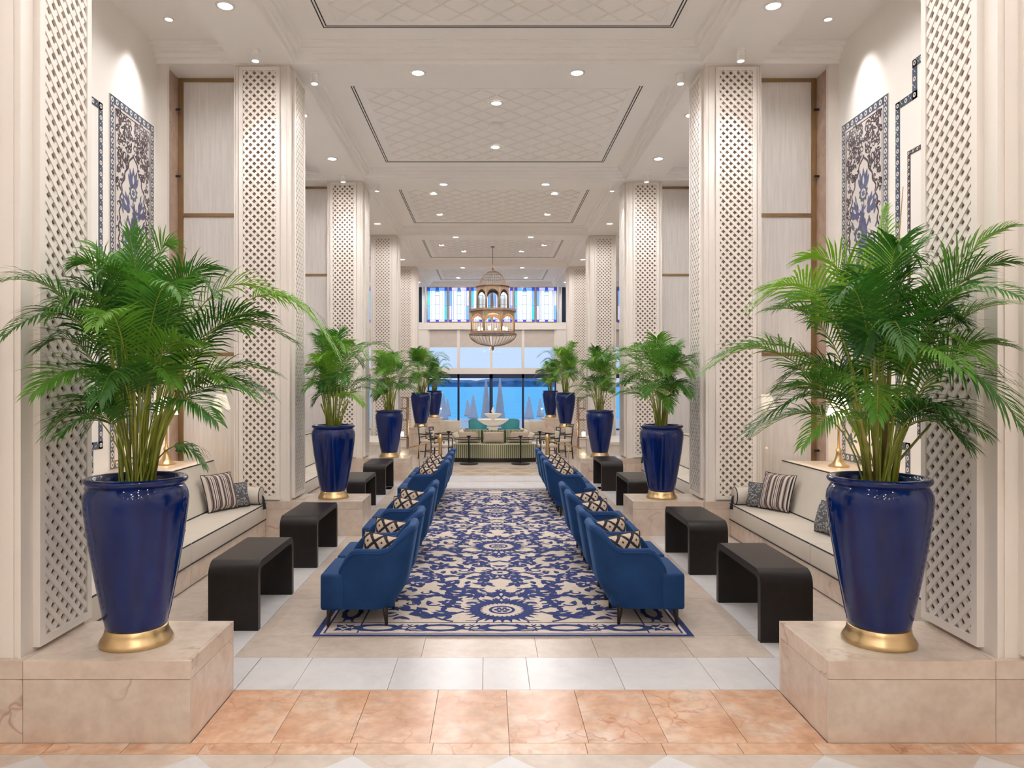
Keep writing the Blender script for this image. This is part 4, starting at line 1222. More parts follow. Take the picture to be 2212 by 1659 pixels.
for k in range(5):
    for s, side in SIDES:
        x, y = s * 2.005, yk(k) + 0.29
        zb = PT
        if k >= 3:
            x, y, zb = s * (1.875 if k == 3 else 1.93), (19.2 if k == 3 else 24.6), .69
            p = empty('pedestal', (x, y, 0), f'panelled marble pedestal carrying the {ORD[k]} {side} planter', 'pedestal', 'panelled marble pedestals')
            MB().box(x - .27, x + .27, y - .27, y + .27, 0, .64).build('shaft', plinth_mb, p)
            MB().box(x - .29, x + .29, y - .29, y + .29, .64, .69).build('cap', plinth_mb, p)
            m = MB()
            for (a0, a1, b0, b1) in ((-.21, .21, .54, .565), (-.21, .21, .08, .105), (-.21, -.185, .105, .54), (.185, .21, .105, .54)): m.box(x + a0, x + a1, y - .285, y - .268, b0, b1)
            m.build('panel_moulding', plinth_mb, p)
        planter(x, y, zb, f'cobalt blue glazed planter on a gold ring base, {ORD[k] if k < 4 else "farthest"} on the {side}')
        lb = f'bushy areca palm in the {ORD[k] if k < 4 else "farthest"} blue planter on the {side}'
        if k == 0:
            palm(x, y, zb + .85, lb, 21 + (s > 0), left_main if s < 0 else right_main, (7, 13, 15), 1.0, (.16, .05, 1.62) if s > 0 else None)
        else:
            palm(x, y, zb + .85, lb, 40 + 3 * k + (s > 0), (), (6, 12, 12), [1, .92, .95, 1.0, .85][k])

# ------------------------------------------------------------------ black waterfall benches
def bench_mesh(L_):
    w, h, r, t = .365, .50, .10, .055
    def path(o):
        P = [(o, 0.0)]
        rr = max(.01, r - o)
        for i in range(9):
            a = PI - PI / 2 * i / 8; P.append((r + rr * math.cos(a), h - r + rr * math.sin(a)))
        for i in range(9):
            a = PI / 2 - PI / 2 * i / 8; P.append((L_ - r + rr * math.cos(a), h - r + rr * math.sin(a)))
        P.append((L_ - o, 0.0)); return P
    return MB().strip_prism(path(0), path(t), 'x', -w / 2, w / 2)
benches = {-1: [(5.40, 6.38), (7.245, 8.23), (10.05, 11.03), (12.02, 13.06)], 1: [(5.15, 6.15), (6.98, 7.96), (10.05, 11.03), (12.45, 13.45)]}
for s, side in SIDES:
    for i, (a, b) in enumerate(benches[s]):
        o = bench_mesh(b - a).build('waterfall_bench', blackwood, None, True, autosm=35)
        o.location = (s * 1.968, a, 0)
        m = MB().box(-.155, .155, .11, b - a - .11, .425, .446).build('under_rail', blackwood, o, local=True)
        tag(o, f'black wooden waterfall bench table, {["nearest", "second", "third", "farthest"][i]} on the {side}', 'bench', 'black bench tables')

# ------------------------------------------------------------------ blue velvet tub chairs
def smooth(a, b, x):
    t = max(0, min(1, (x - a) / (b - a))); return t * t * (3 - 2 * t)
def make_chair():
    root = empty('tub_chair', (0, 0, 0))
    hw = .262; xf = .20; xb = -.285; cr = .16
    plan = []
    for i in range(9): plan.append((xf + (xb + cr - xf) * i / 8, -hw))
    for i in range(1, 9):
        a = -PI / 2 - PI / 2 * i / 8; plan.append((xb + cr + cr * math.cos(a), -hw + cr + cr * math.sin(a)))
    for i in range(1, 6): plan.append((xb, -(hw - cr) + 2 * (hw - cr) * i / 5))
    half_n = len(plan)
    for i in range(1, 9):
        a = PI - PI / 2 * i / 8; plan.append((xb + cr + cr * math.cos(a), hw - cr + cr * math.sin(a)))
    for i in range(1, 9): plan.append((xb + cr + (xf - xb - cr) * i / 8, hw))
    n = len(plan)
    def top(x):
        h = .395 + .178 * math.sqrt(max(0.0, smooth(xf + .02, xf - .12, x)))
        return h + .160 * smooth(-.10, xb + .005, x)
    def warp(x, y, z):
        # the back leans out with height and tucks in at the bottom
        k = smooth(.10, xb, x)
        lean = (z - .30) * .17
        tuck = .075 * (1 - smooth(.12, .30, z))
        fl = 1 + .035 * (z - .3)
        return (x + k * (-lean + tuck), y * fl * (1 - .05 * (1 - smooth(.12, .3, z))), z)
    mb = MB(); th = .062; M = 8
    rows = []
    for i, (x, y) in enumerate(plan):
        a = plan[max(0, i - 1)]; b = plan[min(n - 1, i + 1)]
        dx, dy = b[0] - a[0], b[1] - a[1]; d = math.hypot(dx, dy); nx, ny = -dy / d, dx / d   # inward
        if nx * (0 - x) + ny * (0 - y) < 0 and not (abs(y) >= hw - .001): nx, ny = -nx, -ny
        if abs(y) >= hw - .001: nx, ny = 0, (1 if y < 0 else -1)
        h = top(x); r = th / 2
        ring = []
        for j in range(M): ring.append((0, .128 + (h - r - .128) * j / (M - 1)))
        for j in range(1, 6):
            a_ = PI - PI * j / 6; ring.append((r + r * math.cos(a_), h - r + r * math.sin(a_)))
        for j in range(4): ring.append((th, h - r - (h - r - .30) * j / 3))
        rows.append([warp(x + nx * o, y + ny * o, z) for o, z in ring])
    k = len(rows[0])
    for rw in rows: mb.v += rw
    for i in range(n - 1):
        for j in range(k - 1): mb.f.append((i * k + j, (i + 1) * k + j, (i + 1) * k + j + 1, i * k + j + 1)); mb.m.append(0)
    for i in (0, n - 1):
        f = tuple(i * k + j for j in range(k)); mb.f.append(f if i == 0 else f[::-1]); mb.m.append(0)
    mb.build('back_shell', velvet, root, True, True, autosm=60)
    pts = [Vector(rw[M + 2]) + Vector((0, 0, .002)) for rw in rows]
    # piping along the outer top edge
    MB().tube([Vector(rw[M - 1]) for rw in rows], .0045, 5).build('piping', velvet, root, True, True)
    mb = MB(); mb.rbox(.165, .335, -.278, .278, .128, .393, .022, 3)
    mb.rbox(-.20, .20, -.225, .225, .135, .393, .02, 2)
    mb.build('seat', velvet, root, True, True, autosm=50)
    MB().tube([(.318, -.262, .385), (.330, -.25, .384), (.330, .25, .384), (.318, .262, .385)], .004, 5).build('piping', velvet, root, True, True)
    for lx, ly in ((.275, -.225), (.275, .225), (-.13, -.20), (-.13, .20)):
        m = MB().lathe([(.0005, 0), (.011, 0), (.013, .02), (.020, .10), (.021, .122), (.016, .128), (.016, .14), (.0005, .14)], 12)
        m.v = [(a + lx + (.012 * (1 - c / .14) * (1 if lx > 0 else -1)), b + ly, c) for a, b, c in m.v]
        m.build('leg', legwood, root, True, True, autosm=50)
    return root
chair0 = make_chair()
first = True
chy = {-1: [5.70, 6.30, 7.47, 8.06, 10.24, 10.83, 11.55, 12.20], 1: [5.72, 6.34, 7.32, 7.92, 10.22, 10.84, 11.55, 12.20]}
for s, side in SIDES:
    for i, y in enumerate(chy[s]):
        c = chair0 if first else copy_tree(chair0); first = False
        c.location = (s * 1.005, y, .0105)
        c.rotation_euler = (0, 0, 0 if s > 0 else PI)
        tag(c, f'blue velvet tub chair, {ORD[i]} in the {side} row', 'armchair', 'blue velvet tub chairs')
        pillow('ikat_pillow', (s * .915, y - .02, .515), .37, .26, .11, ikat, (R(-12), R(-5) * s, R(20) * s), f'black and beige zigzag pillow on the {ORD[i]} chair of the {side} row', 'zigzag chair pillows')

# ------------------------------------------------------------------ far lounge: sofa, tables, chairs, fountain, rails, lanterns
def arc_block(mb, r0, r1, z0, z1, a0, a1, n=20, c=(0, 20.0), uvs=None, us=1.0):
    st = len(mb.v)
    for i in range(n + 1):
        a = a0 + (a1 - a0) * i / n
        for r, z in ((r0, z0), (r1, z0), (r1, z1), (r0, z1)):
            mb.v.append((c[0] + r * math.sin(a), c[1] - r * math.cos(a), z))
            if uvs is not None: uvs.append((i / n * us, 0))
    for i in range(n):
        b = st + i * 4
        for j in range(4): mb.f.append((b + j, b + (j + 1) % 4, b + 4 + (j + 1) % 4, b + 4 + j)); mb.m.append(0)
    mb.f.append((st, st + 1, st + 2, st + 3)); mb.m.append(0); e_ = st + n * 4; mb.f.append((e_ + 3, e_ + 2, e_ + 1, e_)); mb.m.append(0)
sofa = empty('striped_sofa', (0, 17.2, 0), 'curved green and cream striped sofa in front of the fountain', 'sofa')
A = R(19)
mb = MB(); u = []; arc_block(mb, 2.42, 3.06, .10, .41, -A, A, 26, uvs=u, us=2.0); o = mb.build('seat', green_stripe, sofa); set_uv(o, u)
for j in range(3):
    a0 = -A + 2 * A * j / 3 + .004; a1 = -A + 2 * A * (j + 1) / 3 - .004
    mb = MB(); u = []; arc_block(mb, 2.32, 2.50, .40, .71, a0, a1, 12, uvs=u, us=.7); o = mb.build('back_cushion', green_stripe, sofa); set_uv(o, u)
mb = MB(); arc_block(mb, 2.45, 3.02, 0, .10, -A, A, 20); mb.build('dark_plinth', legwood, sofa)
for xx, lb in ((-.62, 'left'), (0, 'middle'), (.62, 'right')):
    pillow('lumbar_pillow', (xx * .95, 17.38 + abs(xx) * .22, .55), .50, .27, .12, taupe_fab, (R(-14), 0, xx * -.3), f'taupe rectangular pillow on the striped sofa, {lb} one', 'taupe sofa pillows')
for xx, lb in ((-.80, 'left'), (.80, 'right')):
    pillow('square_pillow', (xx, 17.52, .56), .30, .30, .10, cream_fab, (R(-14), R(25) * (1 if xx > 0 else -1), 0), f'white pillow standing at the {lb} end of the striped sofa', 'white sofa pillows')
def cafe_table(x, y, label):
    t = empty('cafe_table', (x, y, 0), label, 'table', 'glass cafe tables')
    MB().lathe([(.0005, .57), (.33, .57), (.33, .582), (.0005, .582)], 28, (x, y, 0)).build('glass_top', top_glass, t)
    MB().lathe([(.318, .562), (.335, .566), (.335, .586), (.328, .588)], 28, (x, y, 0)).build('rim', blackmetal, t)
    MB().tube([(x, y, .02), (x, y, .57)], .018, 8).build('leg', blackmetal, t, True)
    MB().lathe([(.0005, 0), (.21, 0), (.21, .02), (.03, .035), (.0005, .035)], 24, (x, y, 0)).build('foot', blackmetal, t, True, autosm=40)
    return t
def bowl(x, y, z, label):
    o = MB().lathe([(.0005, 0), (.02, 0), (.02, .02), (.05, .045), (.055, .06), (.0005, .045)], 14).build('small_bowl', blackmetal, None, True, autosm=50)
    o.location = (x, y, z); tag(o, label, 'bowl', 'small black bowls')
for (x, y, lb) in ((-.56, 16.62, 'left front'), (.60, 16.62, 'right front'), (-1.10, 18.2, 'left rear'), (1.14, 18.2, 'right rear')):
    cafe_table(x, y, f'round glass cafe table with black foot, {lb} of the striped sofa')
    bowl(x, y, .582, f'small black bowl on the {lb} glass table')
def make_bistro():
    r = empty('bamboo_chair', (0, 0, 0))
    T = .014
    for sy in (-1, 1):
        MB().tube([(.20, sy * .20, 0), (.20, sy * .20, .58)], T, 7).build('leg', blackmetal, r, True, True)
        MB().tube([(-.24, sy * .19, 0), (-.20, sy * .19, .42), (-.25, sy * .19, .84)], T, 7).build('leg', blackmetal, r, True, True)
        MB().tube([(.20, sy * .20, .58), (-.22, sy * .19, .60)], T, 7).build('armrest', blackmetal, r, True, True)
        MB().tube([(.20, sy * .20, .18), (-.22, sy * .19, .18)], .010, 6).build('stretcher', blackmetal, r, True, True)
    for z in (.83, .76, .52): MB().tube([(-.20 - .05 * (z - .42) / .42, -.19, z), (-.20 - .05 * (z - .42) / .42, .19, z)], .011, 7).build('back_rail', blackmetal, r, True, True)
    for x in (.20, -.20): MB().tube([(x, -.2, .39), (x, .2, .39)], .011, 6).build('seat_rail', blackmetal, r, True, True)
    MB().rbox(-.20, .21, -.185, .185, .395, .455, .02, 2).build('seat_cushion', cream_fab, r, True, True, autosm=50)
    MB().rbox(-.232, -.205, -.165, .165, .53, .75, .012, 2).build('back_cushion', cream_fab, r, True, True, autosm=50)
    return r
bis = make_bistro(); fb = True
for (x, y, rz, lb) in ((-1.16, 16.55, -.15, 'beside the left front glass table'), (1.20, 16.5, PI + .15, 'beside the right front glass table'),
                       (-1.52, 17.9, -.35, 'behind the left brass rail'), (1.62, 17.9, PI + .35, 'behind the right brass rail')):
    c = bis if fb else copy_tree(bis); fb = False
    c.location = (x, y, 0); c.rotation_euler = (0, 0, rz)
    tag(c, f'black bamboo-style armchair with cream cushion {lb}', 'chair', 'black bamboo-style chairs')
def lounge_chair(x, y, rz, mat, label, group, nm):
    e = empty(nm, (x, y, 0), label, 'armchair', group, rz=rz)
    mb = MB()
    n = 20
    for i in range(n + 1):
        a = -2.2 + 4.4 * i / n
        h = .46 + .28 * (math.cos(a / 2.2 * PI / 2)) ** .7
        for r, z in ((.27, .16), (.29, h), (.24, h), (.22, .40)): mb.v.append((-r * math.cos(a), r * math.sin(a), z))
    for i in range(n):
        for j in range(3): mb.f.append((i * 4 + j, i * 4 + 4 + j, i * 4 + 5 + j, i * 4 + j + 1)); mb.m.append(0)
    mb.build('back_shell', mat, e, True, True)
    MB().lathe([(.0005, .16), (.25, .16), (.26, .36), (.24, .40), (.0005, .41)], 24).build('seat', mat, e, True, True, autosm=50)
    for a in (.8, 2.3, 4.0, 5.4): MB().tube([(.26 * math.cos(a), .26 * math.sin(a), 0), (.22 * math.cos(a), .22 * math.sin(a), .17)], .012, 6, .018).build('leg', blackmetal, e, True, True)
lounge_chair(-.46, 23.0, R(80), teal_fab, 'teal tub armchair behind the fountain on the left', 'teal armchairs', 'teal_armchair')
lounge_chair(.55, 23.0, R(100), teal_fab, 'teal tub armchair behind the fountain on the right', 'teal armchairs', 'teal_armchair')
def square_chair(x, y, rz, label):
    e = empty('cream_armchair', (x, y, 0), label, 'armchair', 'cream square armchairs', rz=rz)
    MB().rbox(-.28, .28, -.28, .28, .20, .40, .03, 2).build('seat', cream_fab, e, True, True, autosm=50)
    MB().rbox(-.30, -.20, -.29, .29, .30, .78, .03, 2).build('backrest', cream_fab, e, True, True, autosm=50)
    for sy in (-1, 1):
        MB().rbox(-.26, .26, sy * .27, sy * .34, .28, .55, .02, 2).build('armrest', cream_fab, e, True, True, autosm=50)
        for sx in (-1, 1): MB().tube([(sx * .24, sy * .26, 0), (sx * .24, sy * .26, .21)], .016, 6).build('leg', blackmetal, e, True, True)
square_chair(-1.16, 20.9, R(85), 'cream square armchair left of the fountain')
square_chair(1.14, 20.9, R(95), 'cream square armchair right of the fountain')
ft = empty('fountain', (0, 20.0, 0), 'two-tiered white marble fountain behind the striped sofa', 'fountain')
FC = (0, 20.0, 0)
MB().lathe([(.0005, 0), (.85, 0), (.88, .10), (.92, .46), (.95, .50), (.86, .50), (.80, .40), (.0005, .38)], 32, FC).build('pool_basin', stone_w, ft, True, autosm=40)
MB().lathe([(.0005, .38), (.18, .38), (.16, .44), (.13, .50), (.12, .62), (.15, .66), (.0005, .68)], 24, FC).build('pedestal', stone_w, ft, True, autosm=50)
MB().lathe([(.0005, .66), (.10, .66), (.26, .72), (.40, .81), (.43, .85), (.41, .855), (.25, .80), (.0005, .78)], 32, FC).build('lower_bowl', stone_w, ft, True, autosm=50)
MB().lathe([(.0005, .79), (.06, .79), (.05, .86), (.13, .90), (.22, .97), (.235, 1.0), (.215, 1.0), (.10, .95), (.0005, .94)], 28, FC).build('upper_bowl', stone_w, ft, True, autosm=50)
MB().lathe([(.0005, .94), (.05, .95), (.03, 1.02), (.05, 1.07), (.03, 1.12), (.015, 1.17), (.0005, 1.18)], 16, FC).build('finial', stone_w, ft, True, autosm=60)
for s, side in SIDES:
    h = empty('brass_handrail', (s * 1.5, 16.3, 0), f'low brass handrail sloping outward on the {side} of the far lounge', 'handrail', 'brass handrails')
    y = 16.3
    MB().tube([(s * 1.16, y, .62), (s * 1.20, y, .56), (s * 1.35, y, .53), (s * 1.6, y, .46), (s * 1.92, y, .385)], .014, 8).build('rail', brass, h, True)
    for x, z in ((1.86, .40), (1.64, .45), (1.40, .52)): MB().tube([(s * x, y, 0), (s * x, y, z)], .009, 6).build('post', brass, h, True)
    MB().lathe([(.0005, 0), (.06, 0), (.05, .03), (.035, .06), (.045, .25), (.038, .50), (.055, .56), (.06, .62), (.04, .68), (.0005, .70)], 16, (s * 1.18, y, 0)).build('newel', brass, h, True, autosm=60)
    ln = empty('floor_lantern', (s * 2.55, 20.8, 0), f'tall wooden fretwork lantern with a lit candle on the {side}', 'lantern', 'wooden fretwork lanterns')
    x0, y0_ = s * 2.55, 20.8
    for ax in (-.16, .16):
        for ay in (-.16, .16): MB().box(x0 + ax - .018, x0 + ax + .018, y0_ + ay - .018, y0_ + ay + .018, 0, 1.42).build('post', bronze, ln)
    for z in (.30, .78, 1.10, 1.40):
        MB().box(x0 - .178, x0 + .178, y0_ - .178, y0_ + .178, z, z + .035).build('shelf', bronze, ln) if z in (.30, 1.40) else None
        m = MB()
        for ay in (-.16, .16): m.box(x0 - .16, x0 + .16, y0_ + ay - .012, y0_ + ay + .012, z, z + .03)
        for ax in (-.16, .16): m.box(x0 + ax - .012, x0 + ax + .012, y0_ - .16, y0_ + .16, z, z + .03)
        m.build('rail', bronze, ln)
    m = MB()
    for q in range(5):
        cz = 1.15 + q * .05; m.tube([(x0 + .035 * math.cos(a), y0_ - .16, cz + .025 * math.sin(a)) for a in [2 * PI * i / 10 for i in range(11)]], .006, 4)
    for sg in (-1, 1):
        m.tube([(x0 + sg * .15, y0_ - .16, .84), (x0 + sg * .13, y0_ - .16, .98), (x0 + sg * .07, y0_ - .16, 1.05), (x0, y0_ - .16, 1.09)], .010, 5)
    m.build('fretwork', bronze, ln)
    MB().lathe([(.0005, 0), (.05, 0), (.05, .12), (.0005, .125)], 14, (x0, y0_, .335)).build('candle', shade_m, ln, True, autosm=40)
    pt = bpy.data.lights.new('candle_light', 'POINT'); pt.energy = 8; pt.color = (1, .75, .42); pt.shadow_soft_size = .05
    o = bpy.data.objects.new('candle_light', pt); COL.objects.link(o); o.parent = ln; o.location = (0, 0, .55)
    b = empty('white_bench', (s * 2.75, 17.3, 0), f'white stone ledge behind the {side} handrail', 'ledge', 'white stone ledges')
    MB().box(s * 2.35, s * 3.4, 16.6, 18.6, 0, .44).build('block', stone_w, b); MB().box(s * 2.32, s * 3.42, 16.57, 18.63, .44, .50).build('cap', stone_w, b)
st = empty('black_stand', (-1.36, 16.0, 0), 'slim black stand with branching arms beside the left handrail', 'stand')
MB().tube([(-1.36, 16.0, 0), (-1.36, 16.0, .74)], .012, 7).build('pole', blackmetal, st, True)
for z, l_ in ((.60, .07), (.66, .05), (.74, .04)): MB().tube([(-1.36 - l_, 16.0, z), (-1.36 + l_, 16.0, z)], .013, 6).build('arm', blackmetal, st, True)
MB().lathe([(.0005, 0), (.09, 0), (.09, .015), (.0005, .03)], 16, (-1.36, 16.0, 0)).build('foot', blackmetal, st, True, autosm=40)

# ------------------------------------------------------------------ birdcage chandelier
CY = 21.6
ch = empty('birdcage_chandelier', (0, CY, 2.78), 'large bronze birdcage chandelier with two arcaded tiers and a dome', 'chandelier')
def zp(py): return 1.8 - (py - 829.5) * CY / FPX
def ngon(r, n=8, ph=PI / 8): return [(r * math.cos(ph + 2 * PI * i / n), CY + r * math.sin(ph + 2 * PI * i / n)) for i in range(n)]
MB().lathe([(.0005, 0), (.07, 0), (.05, -.03), (.0005, -.035)], 16, (0, CY, CEIL)).build('canopy_plate', bronze, ch, True, autosm=40)
MB().tube([(0, CY, CEIL - .02), (0, CY, zp(573))], .010, 6).build('rod', bronze, ch, True)
MB().lathe([(.0005, zp(588)), (.03, zp(587)), (.02, zp(584)), (.055, zp(580)), (.03, zp(577)), (.015, zp(572)), (.0005, zp(571))], 14, (0, CY, 0)).build('finial', bronze, ch, True, autosm=60)
z_d0, z_d1, rd = zp(619), zp(585), .385
m = MB()
for i in range(36):
    a = 2 * PI * i / 36
    m.tube([(rd * math.cos(t) * math.cos(a), CY + rd * math.cos(t) * math.sin(a), z_d0 + (z_d1 - z_d0) * math.sin(t)) for t in [PI / 2 * j / 9 for j in range(10)]], .0045, 4)
for t in (0.0, .5, .95): m.tube([(rd * math.cos(t) * math.cos(2 * PI * i / 36), CY + rd * math.cos(t) * math.sin(2 * PI * i / 36), z_d0 + (z_d1 - z_d0) * math.sin(t)) for i in range(37)], .006, 4)
m.build('dome_wires', bronze, ch, True)
def plate(name, r, z0, z1, mat=bronze): MB().prism(ngon(r), 'z', z0, z1).build(name, mat, ch)
plate('upper_roof', .53, zp(620), zp(615.5)); plate('upper_roof', .48, zp(624), zp(620))
def tier(r, zb, zt, cname):
    P = ngon(r)
    for i in range(8):
        x, y = P[i]; x2, y2 = P[(i + 1) % 8]
        MB().tube([(x, y, zb), (x, y, zt)], .030, 6).build(cname, bronze, ch, True)
        m = MB(); nn = 10
        for j in range(nn):
            def pt(t, up):
                ax = x + (x2 - x) * t; ay = y + (y2 - y) * t
                return (ax, ay, up)
            def az(t): return zb + (zt - zb) * (.55 + .37 * math.sin(PI * t) ** .6)
            t0, t1 = j / nn, (j + 1) / nn
            ctr = Vector((0, CY, 0)); off = (Vector(((x + x2) / 2, (y + y2) / 2, 0)) - ctr).normalized() * .015
            vs = []
            for o_ in (off, -off):
                for (t, z) in ((t0, az(t0)), (t1, az(t1)), (t1, zt), (t0, zt)):
                    p = Vector(pt(t, z)) + o_; vs.append(p[:])
            m.add(vs, [(0, 1, 2, 3), (7, 6, 5, 4), (0, 4, 5, 1), (2, 6, 7, 3)])
        m.build('arch_panel', bronze, ch)
        m = MB()
        for j in range(1, 7):
            t = j / 7; m.tube([(x + (x2 - x) * t, y + (y2 - y) * t, zb), (x + (x2 - x) * t, y + (y2 - y) * t, zb + (zt - zb) * .6)], .0045, 4)
        m.build('bars', bronze, ch)
tier(.49, zp(669), zp(624), 'upper_column')
plate('middle_roof', .73, zp(674), zp(669.5)); plate('middle_roof', .68, zp(677), zp(674))
tier(.66, zp(717), zp(677), 'lower_column')
plate('base_ring', .70, zp(721), zp(717)); 
MB().prism(ngon(.60), 'z', zp(717), zp(716)).build('light_tray', emit('tray_glow', (1.0, .80, .55), 1.0), ch)
m = MB()
zb0, zb1 = zp(722), zp(748)
for i in range(40):
    a = 2 * PI * i / 40
    m.tube([(.69 * math.cos(t) * math.cos(a), CY + .69 * math.cos(t) * math.sin(a), zb0 + (zb1 - zb0) * math.sin(t)) for t in [PI / 2 * j / 9 for j in range(10)]], .006, 4)
m.tube([(.69 * math.cos(2 * PI * i / 40), CY + .69 * math.sin(2 * PI * i / 40), zb0) for i in range(41)], .014, 5)
m.build('bowl_wires', bronze, ch, True)
MB().lathe([(.0005, zp(748)), (.05, zp(748.5)), (.03, zp(750)), (.045, zp(753)), (.02, zp(757)), (.0005, zp(758))], 12, (0, CY, 0)).build('tail_finial', bronze, ch, True, autosm=60)
for i in range(6):
    a = 2 * PI * i / 6 + .3
    MB().lathe([(.0005, 0), (.03, 0), (.03, .12), (.0005, .13)], 10, (.42 * math.cos(a), CY + .42 * math.sin(a), zp(716))).build('candle_lamp', shade_m, ch, True, autosm=40)
d = bpy.data.lights.new('chandelier_light', 'POINT'); d.energy = 14; d.color = (1, .75, .45); d.shadow_soft_size = .1
o = bpy.data.objects.new('chandelier_light', d); COL.objects.link(o); o.parent = ch; o.location = (0, 0, zp(700) - 2.78)

# ------------------------------------------------------------------ far window wall
def zw(py): return 1.8 - (py - 829.5) * YEND / FPX
wb = tag(MB().box(-8.8, 8.8, YEND, YEND + .25, zw(712), zw(697)).build('wall_back', paint), 'cream window wall at the far end of the lounge', None, None, 'structure')
MB().box(-8.8, 8.8, YEND - .06, YEND + .05, zw(712), zw(704)).build('sill', stone_w, wb)
MB().box(-8.8, 8.8, YEND, YEND + .25, zw(618), 6.1).build('head', ceil_m, wb)
for s in (-1, 1):
    MB().box(s * 2.62, s * 2.72, YEND - .02, YEND + .25, zw(697), zw(618)).build('pier', paint, wb)
    MB().box(s * 2.95, s * 3.25, YEND - .02, YEND + .25, zw(697), zw(618)).build('pier', paint, wb)
    MB().box(s * 2.52, s * 3.1, YEND - .03, YEND + .25, 0, zw(712)).build('pier', paint, wb)
    MB().box(s * 5.75, s * 8.8, YEND - .03, YEND + .25, 0, zw(618)).build('pier', paint, wb)
PANE_COLS = {'c': sg_cobalt, 'b': sg_blue, 't': sg_turq, 'l': sg_lav, 'w': sg_white, 'p': sg_pale, 'g': sg_green}
def stained(x0, x1, n, flip=False, label='', wn=1):
    z0, z1 = zw(696), zw(620)
    e = empty(f'window_{wn}', ((x0 + x1) / 2, YEND, z0)); tag(e, label, None, None, 'structure')
    w, h = x1 - x0, z1 - z0
    A_, B_ = ('l', 'b') if n % 2 else ('b', 't')
    P = [(0, .13, .90, 1, 'c'), (.87, 1, .90, 1, 'c'), (0, .13, 0, .07, 'c'), (.87, 1, 0, .07, 'c'), (.43, .57, .90, 1, 'c'), (.43, .57, 0, .07, 'c'),
         (.13, .43, .90, 1, 'b' if n % 2 == 0 else 'l'), (.57, .87, .90, 1, 'b' if n % 2 == 0 else 'l'), (.13, .43, 0, .07, 'l'), (.57, .87, 0, .07, 'l'),
         (0, .13, .07, .47, A_), (0, .13, .47, .90, B_), (.87, 1, .07, .47, B_), (.87, 1, .47, .90, A_),
         (.13, .22, .07, .90, 'l' if n % 2 else 'w'), (.78, .87, .07, .90, 'l' if n % 2 else 'w'),
         (.22, .40, .07, .24, 'w'), (.22, .40, .24, .50, 'w'), (.22, .40, .50, .90, 'w'), (.60, .78, .07, .24, 'w'), (.60, .78, .24, .50, 'w'), (.60, .78, .50, .90, 'w'),
         (.40, .60, .07, .24, 'p'), (.40, .60, .24, .50, 'p'), (.40, .60, .50, .76, 'p'), (.40, .60, .76, .86, 'w'), (.40, .60, .86, .90, 'g')]
    for u0, u1, v0, v1, c in P:
        g = .006
        slab('pane', x0 + u0 * w + g, x0 + u1 * w - g, YEND + .03, YEND + .042, z0 + v0 * h + g, z0 + v1 * h - g, PANE_COLS[c], e)
    slab('lead_came', x0, x1, YEND + .045, YEND + .055, z0, z1, lead_m, e)
    m = MB()
    for xx in (x0 - .03, x1 - .01): m.box(xx, xx + .04, YEND, YEND + .07, z0, z1)
    for zz in (z0 - .02, z1 - .02): m.box(x0, x1, YEND, YEND + .07, zz, zz + .04)
    m.build('window_frame', brass_dk, e)
pw = 5.14 / 6
for i in range(6):
    xa = -2.57 + pw * i + .035
    stained(xa, xa + pw - .07, i, label=f'blue and white stained glass panel, {["leftmost", "second from left", "third from left", "third from right", "second from right", "rightmost"][i]} of the six in the middle', wn=i + 1)
wn = 7
for s in (-1, 1):
    for i in range(3):
        xa = 3.28 + .82 * i
        xs = sorted((s * xa, s * (xa + .75)))
        stained(xs[0], xs[1], i + 1, label=f'stained glass panel in the {"left" if s < 0 else "right"} side bay, {["inner", "middle", "outer"][i]} one', wn=wn); wn += 1
    xs = sorted((s * 2.74, s * 2.93))
    o = MB().box(xs[0], xs[1], YEND + .03, YEND + .05, zw(696), zw(620)).build(f'window_{wn}', sg_dark); tag(o, f'narrow dark glass panel beside the {"left" if s < 0 else "right"} pier', None, None, 'structure'); wn += 1
def glazing(xs, label, wn):
    e = empty(f'window_{wn}', ((xs[0] + xs[-1]) / 2, YEND, 0)); tag(e, label, None, None, 'structure')
    for a, b in zip(xs[:-1], xs[1:]):
        MB().box(a + .05, b - .05, YEND + .05, YEND + .07, zw(750), zw(712)).build('roller_blind', shade_fabric, e)
        MB().box(a + .05, b - .05, YEND + .09, YEND + .10, zw(796), zw(712)).build('pane', win_glass, e)
        MB().box(a + .03, b - .03, YEND + .09, YEND + .10, 0.03, zw(812)).build('pane', win_glass, e)
    m = MB()
    for x in xs: m.box(x - .055, x + .055, YEND + .02, YEND + .14, zw(808), zw(712))
    m.box(xs[0], xs[-1], YEND, YEND + .16, zw(808), zw(795))
    m.build('upper_frame', paint, e)
    m = MB()
    for i, x in enumerate(xs):
        h = .065 if i == len(xs) // 2 else .04
        m.box(x - h, x + h, YEND + .02, YEND + .14, 0, zw(808))
    m.box(xs[0], xs[-1], YEND + .02, YEND + .14, zw(817), zw(808)); m.box(xs[0], xs[-1], YEND + .02, YEND + .14, 0, .05)
    m.build('lower_frame', dark_frame, e)
glazing([-2.50, -1.31, -.03, 1.22, 2.50], 'wide glazed front with navy mullions looking out on the sea', 30)
glazing([-5.75, -4.4, -3.12], 'glazed side bay of the sea front on the left', 31)
glazing([3.12, 4.4, 5.75], 'glazed side bay of the sea front on the right', 32)

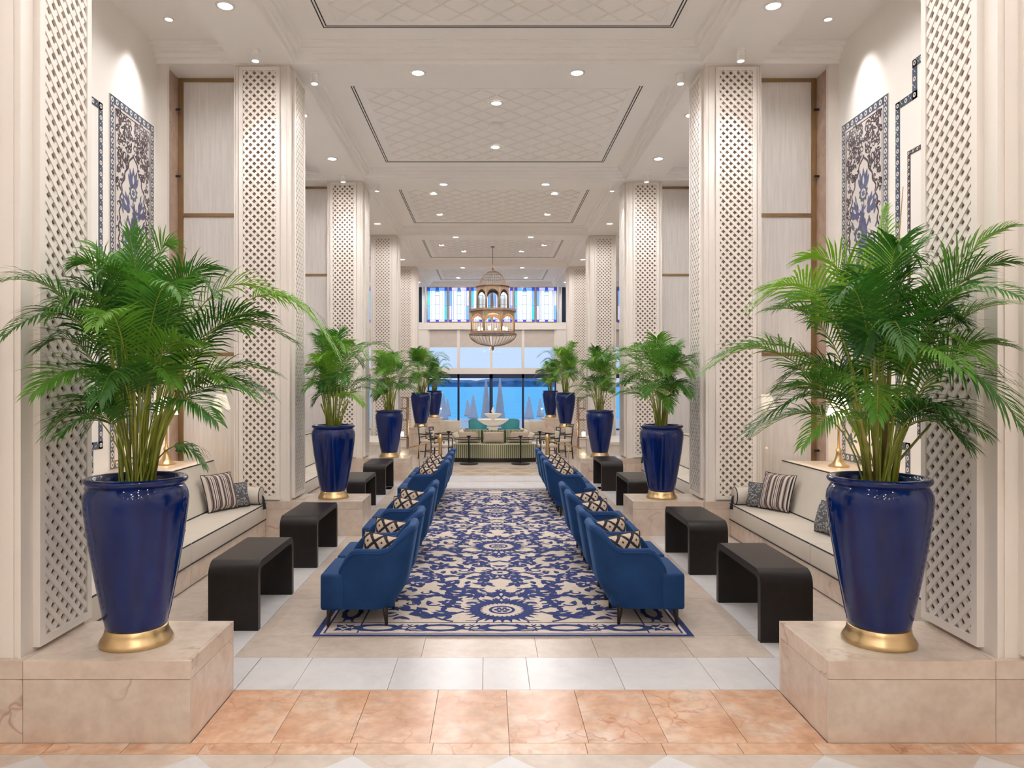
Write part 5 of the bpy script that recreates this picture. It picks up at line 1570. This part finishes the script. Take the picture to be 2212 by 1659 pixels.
# ------------------------------------------------------------------ terrace, sea, far shore
tag(MB().box(-40, 40, YEND + .25, 60, -1.3, -1.0).build('terrace', terrace_m), 'pale terrace paving outside the windows', None, None, 'structure')
tag(MB().box(-40, 40, YEND + .2, YEND + 1.2, -1.0, -.02).build('terrace_step', terrace_m), 'raised paving strip outside the windows', None, None, 'structure')
tag(MB().add([(-1500, 60, -4), (1500, 60, -4), (1500, 1700, -4), (-1500, 1700, -4)], [(0, 1, 2, 3)]).build('sea', sea_m), 'bright blue sea water beyond the terrace', 'sea', None, 'stuff')
rg = random.Random(5)
mb = MB(); n = 160
for i in range(n + 1):
    x = -1100 + 2200 * i / n
    h = 8 + 5 * math.sin(i * .17) + 3 * math.sin(i * .53 + 1) + rg.uniform(0, 2.5)
    for yy, z in ((1480, -4), (1480, h * .5), (1540, h), (1680, h * 1.05), (1680, -4)): mb.v.append((x, yy, z))
for i in range(n):
    for j in range(4): mb.f.append((i * 5 + j, i * 5 + 5 + j, i * 5 + 6 + j, i * 5 + j + 1)); mb.m.append(0)
tag(mb.build('far_shore', shore_m), 'low dark blue wooded shore across the water', 'shore')
def parasol(x, y, z, h, r, label):
    e = empty('closed_parasol', (x, y, z), label, 'parasol', 'closed white parasols')
    n = 16
    mb = MB(); prof = [(.02, h), (.05, h * .97), (r * .45, h * .72), (r * .72, h * .48), (r * .95, h * .30), (r, h * .22), (r * .6, h * .215)]
    for pr, pz in prof:
        for i in range(n):
            rr = pr * (1 if i % 2 else .68); a = 2 * PI * i / n; mb.v.append((rr * math.cos(a), rr * math.sin(a), pz))
    for j in range(len(prof) - 1):
        for i in range(n): mb.f.append((j * n + i, j * n + (i + 1) % n, (j + 1) * n + (i + 1) % n, (j + 1) * n + i)); mb.m.append(0)
    mb.build('canopy', canvas_m, e, True, True)
    MB().tube([(0, 0, 0), (0, 0, h * 1.03)], .025, 6).build('pole', trim_m, e, True, True)
    MB().lathe([(.0005, 0), (.28, 0), (.26, .06), (.0005, .08)], 14).build('foot', stone_w, e, True, True)
for (p_, y, h, r, lb) in ((1050, 37, 3.05, .32, 'large closed white parasol left of the middle mullion'), (1080, 37, 3.05, .32, 'large closed white parasol right of the middle mullion'),
                          (1022, 50, 2.1, .36, 'small closed parasol near the left mullion'), (1010, 56, 1.65, .28, 'smallest closed parasol left of the fountain'),
                          (1143, 50, 2.0, .36, 'small closed parasol behind the right mullion'), (967, 56, 1.7, .28, 'small closed parasol beside the far left planter'), (958, 48, 2.2, .34, 'closed parasol half hidden by the far left planter'), (1167, 54, 1.8, .3, 'closed parasol beside the far right planter')):
    parasol((p_ - 1057) * y / FPX - .10, y, -1.0, h, r, lb)
